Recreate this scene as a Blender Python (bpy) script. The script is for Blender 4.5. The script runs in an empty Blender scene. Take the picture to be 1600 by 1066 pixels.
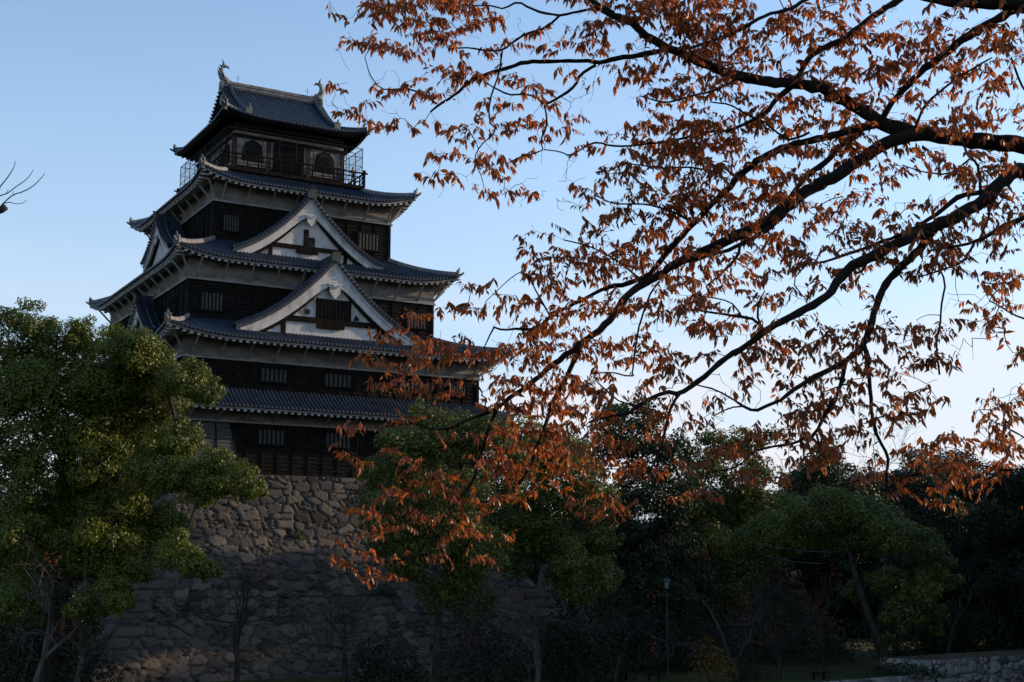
import bpy, math, random
import numpy as np
from mathutils import Vector
R=math.radians
sc=bpy.context.scene; col=sc.collection
rng=np.random.default_rng(7); random.seed(7)

# ---------------------------------------------------------------- camera
F_PX=2100.0; YAW=R(30.116); PITCH=R(9.929)
CAM=np.array([-38.80,-109.573,-7.439])
cd=bpy.data.cameras.new('camera'); cam=bpy.data.objects.new('camera',cd); col.objects.link(cam); sc.camera=cam
cd.sensor_width=36; cd.lens=36*F_PX/1600; cd.clip_start=.1; cd.clip_end=9000
cam.location=CAM; cam.rotation_euler=(math.pi/2+PITCH,0,-YAW)
fw=np.array([math.sin(YAW)*math.cos(PITCH),math.cos(YAW)*math.cos(PITCH),math.sin(PITCH)])
rt=np.array([math.cos(YAW),-math.sin(YAW),0.]); up=np.cross(rt,fw)
def at(px,py,d): return CAM+(fw+rt*(px-800)/F_PX-up*(py-533)/F_PX)*d

# ---------------------------------------------------------------- light
SUN_EL=16.0; SUN_RIGHT=71.0          # degrees above horizon, degrees right of the view direction
az=YAW+R(SUN_RIGHT)                  # clockwise from +Y
sd=Vector((math.sin(az)*math.cos(R(SUN_EL)),math.cos(az)*math.cos(R(SUN_EL)),math.sin(R(SUN_EL))))
sl=bpy.data.lights.new('sun','SUN'); sl.energy=3.0; sl.angle=R(.6); sl.color=(1,.74,.50)
so=bpy.data.objects.new('sun',sl); col.objects.link(so); so.rotation_euler=sd.to_track_quat('Z','Y').to_euler()
w=bpy.data.worlds.new('World'); sc.world=w; w.use_nodes=True
nt=w.node_tree; N=nt.nodes; L=nt.links; N.clear()
wo=N.new('ShaderNodeOutputWorld'); bg=N.new('ShaderNodeBackground'); sky=N.new('ShaderNodeTexSky')
sky.sky_type='NISHITA'; sky.sun_disc=False; sky.sun_elevation=R(SUN_EL); sky.sun_rotation=az
sky.air_density=1.0; sky.dust_density=.5; sky.ozone_density=1.8
tc=N.new('ShaderNodeTexCoord'); mp=N.new('ShaderNodeMapping'); mp.inputs['Scale'].default_value=(2.2,2.2,9); mp.inputs['Location'].default_value=(.6,0,.35)
no=N.new('ShaderNodeTexNoise'); no.inputs['Scale'].default_value=1.7; no.inputs['Detail'].default_value=7; no.inputs['Roughness'].default_value=.5
cr=N.new('ShaderNodeMapRange'); cr.inputs[1].default_value=.36; cr.inputs[2].default_value=.60
sep=N.new('ShaderNodeSeparateXYZ')
band=N.new('ShaderNodeMapRange'); band.inputs[1].default_value=.10; band.inputs[2].default_value=.24; band.inputs[3].default_value=1; band.inputs[4].default_value=0
m1=N.new('ShaderNodeMath'); m1.operation='MULTIPLY'
mix=N.new('ShaderNodeMix'); mix.data_type='RGBA'; mix.inputs[7].default_value=(3.3,3.3,3.5,1)
L.new(tc.outputs['Generated'],mp.inputs[0]); L.new(mp.outputs[0],no.inputs[0]); L.new(no.outputs[0],cr.inputs[0])
L.new(tc.outputs['Generated'],sep.inputs[0]); L.new(sep.outputs[2],band.inputs[0])
L.new(cr.outputs[0],m1.inputs[0]); L.new(band.outputs[0],m1.inputs[1])
m2=N.new('ShaderNodeMath'); m2.operation='MULTIPLY'; m2.inputs[1].default_value=.95; 
# a thin even veil of high cloud that thickens towards the horizon
veil=N.new('ShaderNodeMapRange'); veil.interpolation_type='SMOOTHSTEP'; veil.inputs[1].default_value=.0; veil.inputs[2].default_value=.46; veil.inputs[3].default_value=.78; veil.inputs[4].default_value=.0
L.new(sep.outputs[2],veil.inputs[0]); mv=N.new('ShaderNodeMix'); mv.data_type='RGBA'; mv.inputs[7].default_value=(2.0,2.45,3.2,1)
L.new(veil.outputs[0],mv.inputs[0]); L.new(sky.outputs[0],mv.inputs[6])
L.new(m1.outputs[0],m2.inputs[0])
L.new(m2.outputs[0],mix.inputs[0]); L.new(mv.outputs[2],mix.inputs[6])
L.new(mix.outputs[2],bg.inputs[0]); bg.inputs[1].default_value=.15; L.new(bg.outputs[0],wo.inputs[0])
sc.view_settings.view_transform='Standard'; sc.view_settings.look='None'; sc.view_settings.exposure=.85; sc.view_settings.gamma=1
sc.cycles.max_bounces=5; sc.cycles.transparent_max_bounces=4

# ---------------------------------------------------------------- materials
def mat(name,c1,c2=None,scale=2.,rough=.8,spec=.3,bump=0.,bscale=None,detail=5,stretch=None,transl=0.,attr=None,metal=0,mid=(.35,.65),tcol=None,rand=0):
    m=bpy.data.materials.new(name); m.use_nodes=True; t=m.node_tree; n=t.nodes; l=t.links
    p=n['Principled BSDF']; p.inputs['Roughness'].default_value=rough; p.inputs['Specular IOR Level'].default_value=spec; p.inputs['Metallic'].default_value=metal
    out=n['Material Output']
    tcn=n.new('ShaderNodeTexCoord'); mpn=n.new('ShaderNodeMapping'); l.new(tcn.outputs['Object'],mpn.inputs[0])
    if stretch: mpn.inputs['Scale'].default_value=stretch
    colsock=None
    if c2 is not None:
        ns=n.new('ShaderNodeTexNoise'); ns.inputs['Scale'].default_value=scale; ns.inputs['Detail'].default_value=detail; ns.inputs['Roughness'].default_value=.6
        l.new(mpn.outputs[0],ns.inputs[0])
        mr=n.new('ShaderNodeMapRange'); mr.inputs[1].default_value=mid[0]; mr.inputs[2].default_value=mid[1]
        src=ns.outputs[0]
        if attr:
            an=n.new('ShaderNodeAttribute'); an.attribute_name=attr
            ad=n.new('ShaderNodeMath'); ad.operation='MULTIPLY_ADD'; ad.inputs[1].default_value=.8 ; l.new(an.outputs['Fac'],ad.inputs[0])
            ad2=n.new('ShaderNodeMath'); ad2.operation='MULTIPLY'; ad2.inputs[1].default_value=.35; l.new(ns.outputs[0],ad2.inputs[0]); l.new(ad2.outputs[0],ad.inputs[2])
            src=ad.outputs[0]; mr.inputs[1].default_value=0; mr.inputs[2].default_value=1.1
        l.new(src,mr.inputs[0])
        mx=n.new('ShaderNodeMix'); mx.data_type='RGBA'; mx.inputs[6].default_value=(*c1,1); mx.inputs[7].default_value=(*c2,1)
        l.new(mr.outputs[0],mx.inputs[0]); l.new(mx.outputs[2],p.inputs['Base Color']); colsock=mx.outputs[2]
    else: p.inputs['Base Color'].default_value=(*c1,1)
    if bump:
        nb=n.new('ShaderNodeTexNoise'); nb.inputs['Scale'].default_value=bscale or scale*3; nb.inputs['Detail'].default_value=6
        l.new(mpn.outputs[0],nb.inputs[0]); b=n.new('ShaderNodeBump'); b.inputs['Strength'].default_value=bump; b.inputs['Distance'].default_value=.05
        l.new(nb.outputs[0],b.inputs['Height']); l.new(b.outputs[0],p.inputs['Normal'])
    if transl:
        tr=n.new('ShaderNodeBsdfTranslucent'); ms=n.new('ShaderNodeMixShader'); ms.inputs[0].default_value=transl
        if tcol: tr.inputs[0].default_value=(*tcol,1)
        elif colsock: l.new(colsock,tr.inputs[0])
        l.new(p.outputs[0],ms.inputs[1]); l.new(tr.outputs[0],ms.inputs[2]); l.new(ms.outputs[0],out.inputs[0])
    return m
M={}
M['tile']=mat('tile',(.011,.018,.030),(.028,.038,.055),1.6,.5,.35,.3,9)
M['tile_pale']=mat('tile_pale',(.035,.037,.04),(.085,.085,.088),3,.8,.1,.3,9)
M['ridge']=mat('ridge',(.085,.088,.092),(.20,.20,.195),2.2,.75,.3,.3,8)
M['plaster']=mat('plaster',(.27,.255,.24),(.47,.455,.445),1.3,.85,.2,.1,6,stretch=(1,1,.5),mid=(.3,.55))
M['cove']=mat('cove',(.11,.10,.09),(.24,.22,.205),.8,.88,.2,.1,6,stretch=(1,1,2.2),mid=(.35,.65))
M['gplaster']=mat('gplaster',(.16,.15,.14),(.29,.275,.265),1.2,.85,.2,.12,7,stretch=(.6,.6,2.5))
M['wood']=mat('wood',(.005,.0045,.0042),(.017,.0145,.0125),3,.9,.06,.3,12,stretch=(.4,.4,3))
M['post']=mat('post',(.005,.0045,.004),(.015,.012,.010),3,.9,.06,.2,12,stretch=(1,1,.3))
M['pillar']=mat('pillar',(.03,.02,.013),(.075,.048,.03),4,.85,.08,.2,12,stretch=(1,1,.3))
M['bar']=mat('bar',(.028,.026,.025),(.065,.061,.058),3,.8)
M['dark']=mat('dark',(.006,.006,.007),None,rough=.9)
M['metal']=mat('metal',(.012,.014,.016),(.02,.022,.024),5,.8,.1)
M['stone']=mat('stone',(.10,.095,.092),(.34,.30,.26),4,.9,.15,1.0,5,attr='cell')
M['stone_pale']=mat('stone_pale',(.16,.155,.15),(.42,.40,.38),4,.9,.15,.9,6,attr='cell')
M['bark']=mat('bark',(.008,.006,.005),(.026,.020,.017),6,.9,.1,.6,14,stretch=(1,1,.4))
M['bark_far']=mat('bark_far',(.018,.015,.013),(.06,.05,.042),3,.9,.1,.5,6,stretch=(1,1,.4))
M['bark_pale']=mat('bark_pale',(.04,.035,.032),(.10,.088,.08),3,.9,.1,.5,6,stretch=(1,1,.4))
def ramp(m,stops):
    t=m.node_tree; n=t.nodes; mx=[x for x in n if x.bl_idname=='ShaderNodeMix'][0]; src=mx.inputs[0].links[0].from_socket
    r=n.new('ShaderNodeValToRGB'); e=r.color_ramp.elements
    while len(e)<len(stops): e.new(.5)
    for k,(p,c) in zip(e,stops): k.position=p; k.color=(*c,1)
    t.links.new(src,r.inputs[0]); 
    for l in list(mx.outputs[2].links): t.links.new(r.outputs[0],l.to_socket)
ramp(M['stone'],[(p,(c[0]*(.70+.2*p),c[1]*(.67+.19*p),c[2]*(.62+.17*p))) for p,c in [(0,(.012,.011,.011)),(.20,(.045,.042,.040)),(.38,(.105,.095,.085)),(.52,(.065,.062,.062)),(.66,(.145,.125,.105)),(.8,(.09,.082,.078)),(1,(.22,.185,.15))]])
ramp(M['stone_pale'],[(0,(.02,.018,.017)),(.25,(.20,.19,.175)),(.5,(.39,.365,.33)),(.7,(.26,.245,.23)),(1,(.50,.46,.41))])
def leafm(n,a,b,tr=.3,sc_=.5,rough=.55,spec=.25): return mat(n,a,b,sc_,rough,spec,transl=tr,mid=(.38,.62))
M['leaf_camphor']=leafm('leaf_camphor',(.040,.058,.012),(.105,.120,.022))
M['leaf_dark']=leafm('leaf_dark',(.018,.034,.012),(.045,.070,.020))
M['leaf_mid']=leafm('leaf_mid',(.028,.046,.014),(.075,.094,.024))
M['leaf_cedar']=leafm('leaf_cedar',(.014,.026,.013),(.030,.050,.018),.15)
M['leaf_red']=leafm('leaf_red',(.20,.035,.015),(.42,.09,.03),.4,1.5)
M['leaf_yellow']=leafm('leaf_yellow',(.10,.07,.012),(.30,.15,.02),.4,1.2)
M['autumn']=mat('autumn',(.075,.015,.008),(.66,.185,.034),6,.36,.4,transl=.46,attr='tone')
_t=M['autumn'].node_tree; _p=_t.nodes['Principled BSDF']; _l=_p.inputs['Base Color'].links[0].from_socket
_m=_t.nodes.new('ShaderNodeMix'); _m.data_type='RGBA'; _m.blend_type='MULTIPLY'; _m.inputs[0].default_value=1; _m.inputs[7].default_value=(.50,.50,.50,1); _t.links.new(_l,_m.inputs[6]); _t.links.new(_m.outputs[2],_p.inputs['Base Color'])
M['moss']=leafm('moss',(.03,.045,.01),(.07,.09,.02),.3,2)
M['grass']=mat('grass',(.022,.026,.008),(.060,.062,.018),.6,.95,.1,.6,9)
M['water']=mat('water',(.012,.018,.016),(.02,.026,.022),.2,.08,.5,.15,1.5)

# ---------------------------------------------------------------- mesh helpers
def newobj(name,me,m,parent=None,smooth=False):
    o=bpy.data.objects.new(name,me); col.objects.link(o)
    for mm in (m if isinstance(m,(list,tuple)) else [m]): me.materials.append(M[mm] if isinstance(mm,str) else mm)
    if parent is not None: o.parent=parent
    if smooth: me.polygons.foreach_set('use_smooth',np.ones(len(me.polygons),bool))
    return o
class MB:
    def __init__(s): s.V=[]; s.Fc=[]; s.n=0
    def add(s,V,Fa):
        V=np.asarray(V,float).reshape(-1,3); s.V.append(V); s.Fc+= [tuple(i+s.n for i in f) for f in Fa]; s.n+=len(V)
    def box8(s,P): s.add(P,[(0,3,2,1),(4,5,6,7),(0,1,5,4),(1,2,6,5),(2,3,7,6),(3,0,4,7)])
    def box(s,x0,x1,y0,y1,z0,z1): s.box8([(x0,y0,z0),(x1,y0,z0),(x1,y1,z0),(x0,y1,z0),(x0,y0,z1),(x1,y0,z1),(x1,y1,z1),(x0,y1,z1)])
    def obox(s,c,ax,ay,az):   # centre and three half-axis vectors
        c,ax,ay,az=map(np.asarray,(c,ax,ay,az))
        s.box8([c-ax-ay-az,c+ax-ay-az,c+ax+ay-az,c-ax+ay-az,c-ax-ay+az,c+ax-ay+az,c+ax+ay+az,c-ax+ay+az])
    def bar(s,a,b,w,h=None,upv=(0,0,1)):
        a=np.asarray(a,float); b=np.asarray(b,float); h=h or w; d=b-a; ln=np.linalg.norm(d); d=d/ln
        u=np.asarray(upv,float); x=np.cross(d,u)
        if np.linalg.norm(x)<1e-4: x=np.cross(d,(1,0,0))
        x/=np.linalg.norm(x); y=np.cross(x,d); s.obox((a+b)/2,x*w/2,d*ln/2,y*h/2)
    def ring(s,r0,z0,r1,z1):   # four quads between two axis aligned rectangles (x0,x1,y0,y1)
        def c(r,z): return [(r[0],r[2],z),(r[1],r[2],z),(r[1],r[3],z),(r[0],r[3],z)]
        s.add(c(r0,z0)+c(r1,z1),[(i,(i+1)%4,4+(i+1)%4,4+i) for i in range(4)])
    def tube(s,P,rad,k=6,cap=True):
        P=np.asarray(P,float); n=len(P); rad=np.broadcast_to(np.asarray(rad,float),(n,))
        T=np.gradient(P,axis=0); T/=np.linalg.norm(T,axis=1)[:,None]+1e-9
        ref=np.array([0,0,1.]) if abs(T[0][2])<.8 else np.array([1.,0,0])
        X=np.zeros_like(P); x=np.cross(T[0],ref); x/=np.linalg.norm(x)
        for i in range(n):
            x=x-T[i]*(x@T[i]); x/=np.linalg.norm(x)+1e-9; X[i]=x
        Y=np.cross(T,X); a=np.arange(k)/k*2*math.pi
        V=P[:,None,:]+rad[:,None,None]*(np.cos(a)[None,:,None]*X[:,None,:]+np.sin(a)[None,:,None]*Y[:,None,:])
        Fa=[(i*k+j,i*k+(j+1)%k,(i+1)*k+(j+1)%k,(i+1)*k+j) for i in range(n-1) for j in range(k)]
        if cap: Fa+=[tuple(range(k))[::-1],tuple((n-1)*k+j for j in range(k))]
        s.add(V,Fa)
    def grid(s,G,flip=False):
        G=np.asarray(G,float); a,b=G.shape[:2]
        Fa=[(i*b+j,i*b+j+1,(i+1)*b+j+1,(i+1)*b+j) for i in range(a-1) for j in range(b-1)]
        if flip: Fa=[f[::-1] for f in Fa]
        s.add(G,Fa)
    def prism(s,P2,fr,d0,d1):  # P2 outline in (l,z); fr(l,o,z)->xyz
        n=len(P2); s.add([fr(l,d0,z) for l,z in P2]+[fr(l,d1,z) for l,z in P2],[tuple(range(n)),tuple(range(n,2*n))[::-1]]+[(i,n+i,n+(i+1)%n,(i+1)%n) for i in range(n)])
    def merge(s,o,mi):
        n0=len(s.Fc); s.mi=getattr(s,'mi',{}); s.add(np.concatenate(o.V),o.Fc)
        for i in range(n0,len(s.Fc)): s.mi[i]=mi
    def mesh(s,name):
        me=bpy.data.meshes.new(name); V=np.concatenate(s.V) if s.V else np.zeros((0,3)); me.from_pydata(V.tolist(),[],s.Fc); me.update()
        for i,k in getattr(s,'mi',{}).items(): me.polygons[i].material_index=k
        return me
    def build(s,name,m,parent=None,smooth=False): return newobj(name,s.mesh(name),m,parent,smooth)
def quads(name,V,m,parent,attrs=None,k=4,smooth=False):
    V=np.asarray(V,np.float32); n=V.shape[0]*V.shape[1]//k if V.ndim==3 else len(V)//k
    V=V.reshape(-1,3); me=bpy.data.meshes.new(name); me.vertices.add(len(V)); me.vertices.foreach_set('co',V.ravel())
    me.loops.add(n*k); me.loops.foreach_set('vertex_index',np.arange(n*k,dtype=np.int32))
    me.polygons.add(n); me.polygons.foreach_set('loop_start',np.arange(0,n*k,k,dtype=np.int32)); me.polygons.foreach_set('loop_total',np.full(n,k,np.int32))
    me.update(calc_edges=True)
    if attrs:
        for a,v in attrs.items():
            at_=me.attributes.new(a,'FLOAT','POINT'); at_.data.foreach_set('value',np.asarray(v,np.float32).ravel())
    return newobj(name,me,m,parent,smooth)
def empty(name,loc,label,cat,group=None,kind=None):
    o=bpy.data.objects.new(name,None); col.objects.link(o); o.location=loc; o.empty_display_size=.3
    return tag(o,label,cat,group,kind)
def tag(o,label=None,cat=None,group=None,kind=None):
    if label: o['label']=label
    if cat: o['category']=cat
    if group: o['group']=group
    if kind: o['kind']=kind
    return o
def inv(parent):
    """parent is an Empty at a location: children keep world coordinates"""
    from mathutils import Matrix
    T=Matrix.Translation(parent.location).inverted()
    for c in parent.children:
        c.matrix_parent_inverse=T

# ---------------------------------------------------------------- ground
GZ=-14.0
Aw=np.array([22.27,-44.41]); Bw=np.array([44.18,-41.09])       # edge of the moat on the castle side
td=(Bw-Aw)/np.linalg.norm(Bw-Aw); nd=np.array([td[1],-td[0]])   # nd points toward the camera side
if nd@(CAM[:2]-Aw)<0: nd=-nd
def sdist(p): return float((np.asarray(p)[:2]-Aw)@nd)
s_cam=sdist(CAM)
ts=np.concatenate([[-3000,-900,-300],np.arange(-150,151,6),[300,900,3000]])
def strip(prof,name,m,kind='structure',wob=0):
    g=[]
    for s_,z in prof:
        row=[]
        for t in ts:
            p=Aw+td*t+nd*s_; zz=z+(wob*math.sin(t*.07+s_*.11)*math.sin(s_*.05+t*.013) if abs(t)<200 else 0)
            row.append((p[0],p[1],zz))
        g.append(row)
    b=MB(); b.grid(g,True); o=b.build(name,m); o['kind']=kind; return o
prof=[(-4000,GZ),(-600,GZ),(-200,GZ),(-120,GZ),(-60,GZ),(-40,GZ),(-30,GZ),(-20,GZ),(-14,GZ),(-8,GZ),(-4,GZ+.02),(-.6,GZ),(-.5,-21),(s_cam-24,-21),(s_cam-21,-17.8),(s_cam-16,-12.8),(s_cam-12,-10.2),(s_cam-9,-9.25),(s_cam-4,-9.05),(s_cam+20,-9.0),(s_cam+200,-9.0),(4000,-9.)]
gr=strip(prof,'ground','grass')
wt=strip([(-.4,-18),(s_cam-20.8,-18)],'water','water')

# ---------------------------------------------------------------- stone faces
def voro(U,Vv,cells,jx=.42):
    cw,ch=cells; gx=np.floor(U/cw).astype(int); gy=np.floor(Vv/ch).astype(int)
    def h(i,j,k):
        x=np.sin(i*127.1+j*311.7+k*74.7)*43758.5453; return x-np.floor(x)
    best=np.full(U.shape,9e9); sec=np.full(U.shape,9e9); cid=np.zeros(U.shape); cx=np.zeros(U.shape); cy=np.zeros(U.shape)
    for dj in (-1,0,1):
        for di in (-2,-1,0,1,2):
            i=gx+di; j=gy+dj
            px=(i+.5+jx*2*(h(i,j,1)-.5)+.5*(j%2))*cw; py=(j+.5+.62*(h(i,j,2)-.5))*ch
            s=.62+.8*h(i,j,3)
            d=(np.abs((U-px)/cw*1.0)**2.4+np.abs((Vv-py)/ch)**2.4)**(1/2.4)/s
            n=d<best; sec=np.where(n,best,np.minimum(sec,d)); cid=np.where(n,h(i,j,5),cid); cx=np.where(n,px,cx); cy=np.where(n,py,cy); best=np.where(n,d,best)
    return sec-best,cid,cx,cy
def stone_face(mb_out,P0,P1,off,z0,z1,cells=(1.0,.66),res=.11,seed=0.,cnr=(None,None),amp=.17,gap=.13):
    """P0->P1: top edge (xy) ; off(zdrop)->batter offset along outward normal; corner directions displace ends"""
    P0=np.array(P0,float); P1=np.array(P1,float); W=np.linalg.norm(P1-P0); t=(P1-P0)/W; n=np.array([t[1],-t[0]])
    H=z1-z0; nu=int(W/res)+1; nv=int(H*1.1/res)+1
    u=np.linspace(0,1,nu)[None,:]; v=np.linspace(0,1,nv)[:,None]
    z=z1-v*H; o=np.vectorize(off)(v*H)
    ea=o if cnr[0] else o*0; eb=o if cnr[1] else o*0      # widening at corners
    U=u*(W+ea+eb)-ea
    ed,cid,cx,cy=voro(U+seed*37.3+500,(v*H*1.12+0*U)+seed*11.1+300,cells)
    VV=v*H*1.12+0*U
    ed2,cid2,cx2,cy2=voro(U*1.0+seed*11.7+900,VV+seed*5.3+700,(cells[0]*.5,cells[1]*.52))
    fill=(np.mod(cid*17.3,1)<.24); ed=np.where(fill,np.minimum(ed,ed2*.6),ed); cx=np.where(fill,cx2-(seed*11.7+900)+seed*37.3+500,cx); cy=np.where(fill,cy2-(seed*5.3+700)+seed*11.1+300,cy); cid=np.where(fill,cid2,cid)
    for side,c in ((0,cnr[0]),(1,cnr[1])):
        if not c: continue
        du=(U+ea) if side==0 else (W+eb-U); row=np.floor(VV/.82); par_=np.mod(row+side+seed,2); Lr=np.where(par_>0,1.65,.95)+.3*np.sin(row*7.7+side*3)
        ins=du<Lr; de=np.minimum(np.minimum(Lr-du,(VV/.82-row)*.82),(row+1-VV/.82)*.82)/1.0
        ed=np.where(ins,de,ed); cid=np.where(ins,np.mod(np.sin(row*91.7+side*13+seed)*437.5,1)*.6+.3,cid); cx=np.where(ins,U+seed*37.3+500,cx); cy=np.where(ins,VV+seed*11.1+300,cy)
    hump=np.clip(ed/gap,0,1); hump=hump*hump*(3-2*hump)
    fine=np.sin(U*23.1+cid*40)*np.sin(z*19.7+cid*90)*.012
    disp=amp*hump+(cid-.5)*.10+((U+seed*37.3+500-cx)*(np.mod(cid*7,1)-.5)*.12)+((v*H*1.12+seed*11.1+300)-cy)*(np.mod(cid*13,1)-.5)*.12+fine
    X=P0[0]+t[0]*U+n[0]*(o+disp); Y=P0[1]+t[1]*U+n[1]*(o+disp); Z=z+0*U
    for side,c in ((0,cnr[0]),(1,cnr[1])):
        if not c: continue
        j=0 if side==0 else -1; s=-1 if side==0 else 1
        X[:,j]=P0[0]+t[0]*(U[:,j]+s*.12)+n[0]*(o[:,0]+.12); Y[:,j]=P0[1]+t[1]*(U[:,j]+s*.12)+n[1]*(o[:,0]+.12)
    G=np.stack([X,Y,Z],-1); mb_out['G'].append(G); mb_out['c'].append(np.clip(cid*(.25+.75*hump)*1.0,0,1))
def stone_build(acc,name,m,parent):
    V=[];Fi=[];C=[];n=0
    for G,c in zip(acc['G'],acc['c']):
        a,b=G.shape[:2]; idx=np.arange(a*b).reshape(a,b)+n
        Fi.append(np.stack([idx[:-1,:-1],idx[1:,:-1],idx[1:,1:],idx[:-1,1:]],-1).reshape(-1,4)); V.append(G.reshape(-1,3)); C.append(c.ravel()); n+=a*b
    V=np.concatenate(V).astype(np.float32); Fi=np.concatenate(Fi).astype(np.int32); me=bpy.data.meshes.new(name)
    me.vertices.add(len(V)); me.vertices.foreach_set('co',V.ravel()); me.loops.add(Fi.size); me.loops.foreach_set('vertex_index',Fi.ravel())
    me.polygons.add(len(Fi)); me.polygons.foreach_set('loop_start',np.arange(0,Fi.size,4,dtype=np.int32)); me.polygons.foreach_set('loop_total',np.full(len(Fi),4,np.int32))
    me.update(calc_edges=True); at_=me.attributes.new('cell','FLOAT','POINT'); at_.data.foreach_set('value',np.concatenate(C).astype(np.float32))
    return newobj(name,me,m,parent)

# ================================================================= CASTLE KEEP
keep=empty('castle_keep',(0,0,0),'five tiered black boarded castle keep with white gables on a high stone base','castle')
# stone base
bk=np.array([[0,0],[2,.33],[4,.81],[6.6,2.44*.93],[9.24,4.08*.97],[10.8,5.06],[13.8,7.16],[15,8.1]])
boff=lambda d: float(np.interp(d,bk[:,0],bk[:,1]))
acc={'G':[],'c':[]}
X1,Y0,Y1=11.95,-16.99,13.35
stone_face(acc,(-X1,Y0),(X1,Y0),boff,-14.6,-.28,res=.10,seed=1,cnr=(1,1))
stone_face(acc,(-X1,Y1),(-X1,Y0),boff,-14.6,-.28,res=.14,seed=2,cnr=(1,1))
stone_face(acc,(X1,Y0),(X1,Y1),boff,-14.6,-.28,res=.16,seed=3,cnr=(1,1))
stone_build(acc,'stone_base','stone',keep)
b=MB(); b.box(-X1,X1,Y0,Y1,-.6,-.22); b.build('base_capping','stone',keep)
# storeys: (hx, y0, y1, z_bottom, z_board_top, z_soffit)
def rect(hx,y0,y1,o=0): return (-hx-o,hx+o,y0-o,y1+o)
def boards(hx,y0,y1,z0,z1,row=.30,bat=1.2):
    g=empty_part('storey_wall')
    b=MB(); n=max(1,round((z1-z0)/row)); h=(z1-z0)/n
    for i in range(n):
        a=z0+i*h; b.ring(rect(hx,y0,y1,.06),a,rect(hx,y0,y1,.012),a+h)
        if i: b.ring(rect(hx,y0,y1,.012),a,rect(hx,y0,y1,.06),a)
    v=MB()
    for s in (1,):
        for x in np.arange(-hx+.08,hx,bat*(2*hx-.16)/(round((2*hx-.16)/bat)*bat)): v.box(x-.045,x+.045,y0-.10,y0-.02,z0,z1)
        for y in np.arange(y0+.08,y1,bat): v.box(-hx-.10,-hx-.02,y-.045,y+.045,z0,z1); v.box(hx+.02,hx+.10,y-.045,y+.045,z0,z1)
    for sx in (-1,1): v.box(sx*hx-.11,sx*hx+.11,y0-.12,y0+.1,z0,z1)
    b.merge(v,1); return b.build('storey_wall',['wood','post'],keep)
def empty_part(n): return None
def window(side,a0,a1,z0,z1,wall,nb=6,name='lattice_window',barm='bar'):
    """side 'F' front (a=x, wall=y) or 'L' left (a=y, wall=x)"""
    if side=='F': f=lambda a,o,z:(a,wall-o,z)
    elif side=='L': f=lambda a,o,z:(wall-o,a,z)
    else: f=lambda a,o,z:(wall+o,a,z)
    def bx(mb,a,b_,o0,o1,c,d):
        P=[f(x,o,z) for z in (c,d) for (x,o) in ((a,o0),(b_,o0),(b_,o1),(a,o1))]; mb.box8(P)
    fr=MB(); t=.12
    bx(fr,a0-t,a1+t,-.02,.17,z1,z1+t); bx(fr,a0-t,a1+t,-.02,.17,z0-t,z0); bx(fr,a0-t,a0,-.02,.16,z0,z1); bx(fr,a1,a1+t,-.02,.16,z0,z1)
    o=fr.build(name,'post',keep)
    p=MB(); bx(p,a0,a1,-.01,.085,z0,z1); p.build('opening','dark',o)
    br=MB(); w_=(a1-a0)/nb
    for i in range(nb): x=a0+(i+.5)*w_; bx(br,x-w_*.26,x+w_*.26,.09,.14,z0,z1)
    br.build('bars',barm if side=='F' else 'post',o); return o
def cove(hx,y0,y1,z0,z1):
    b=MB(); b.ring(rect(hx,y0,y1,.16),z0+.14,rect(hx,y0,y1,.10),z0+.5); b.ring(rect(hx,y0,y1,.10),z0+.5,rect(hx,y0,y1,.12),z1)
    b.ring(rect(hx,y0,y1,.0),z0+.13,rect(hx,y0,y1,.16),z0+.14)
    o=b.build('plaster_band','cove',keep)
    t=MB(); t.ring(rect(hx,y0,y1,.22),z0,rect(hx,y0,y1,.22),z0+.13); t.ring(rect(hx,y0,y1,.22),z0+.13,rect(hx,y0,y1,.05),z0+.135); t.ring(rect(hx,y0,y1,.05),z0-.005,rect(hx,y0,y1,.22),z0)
    t.build('sill_trim','gplaster',o); return o

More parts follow.
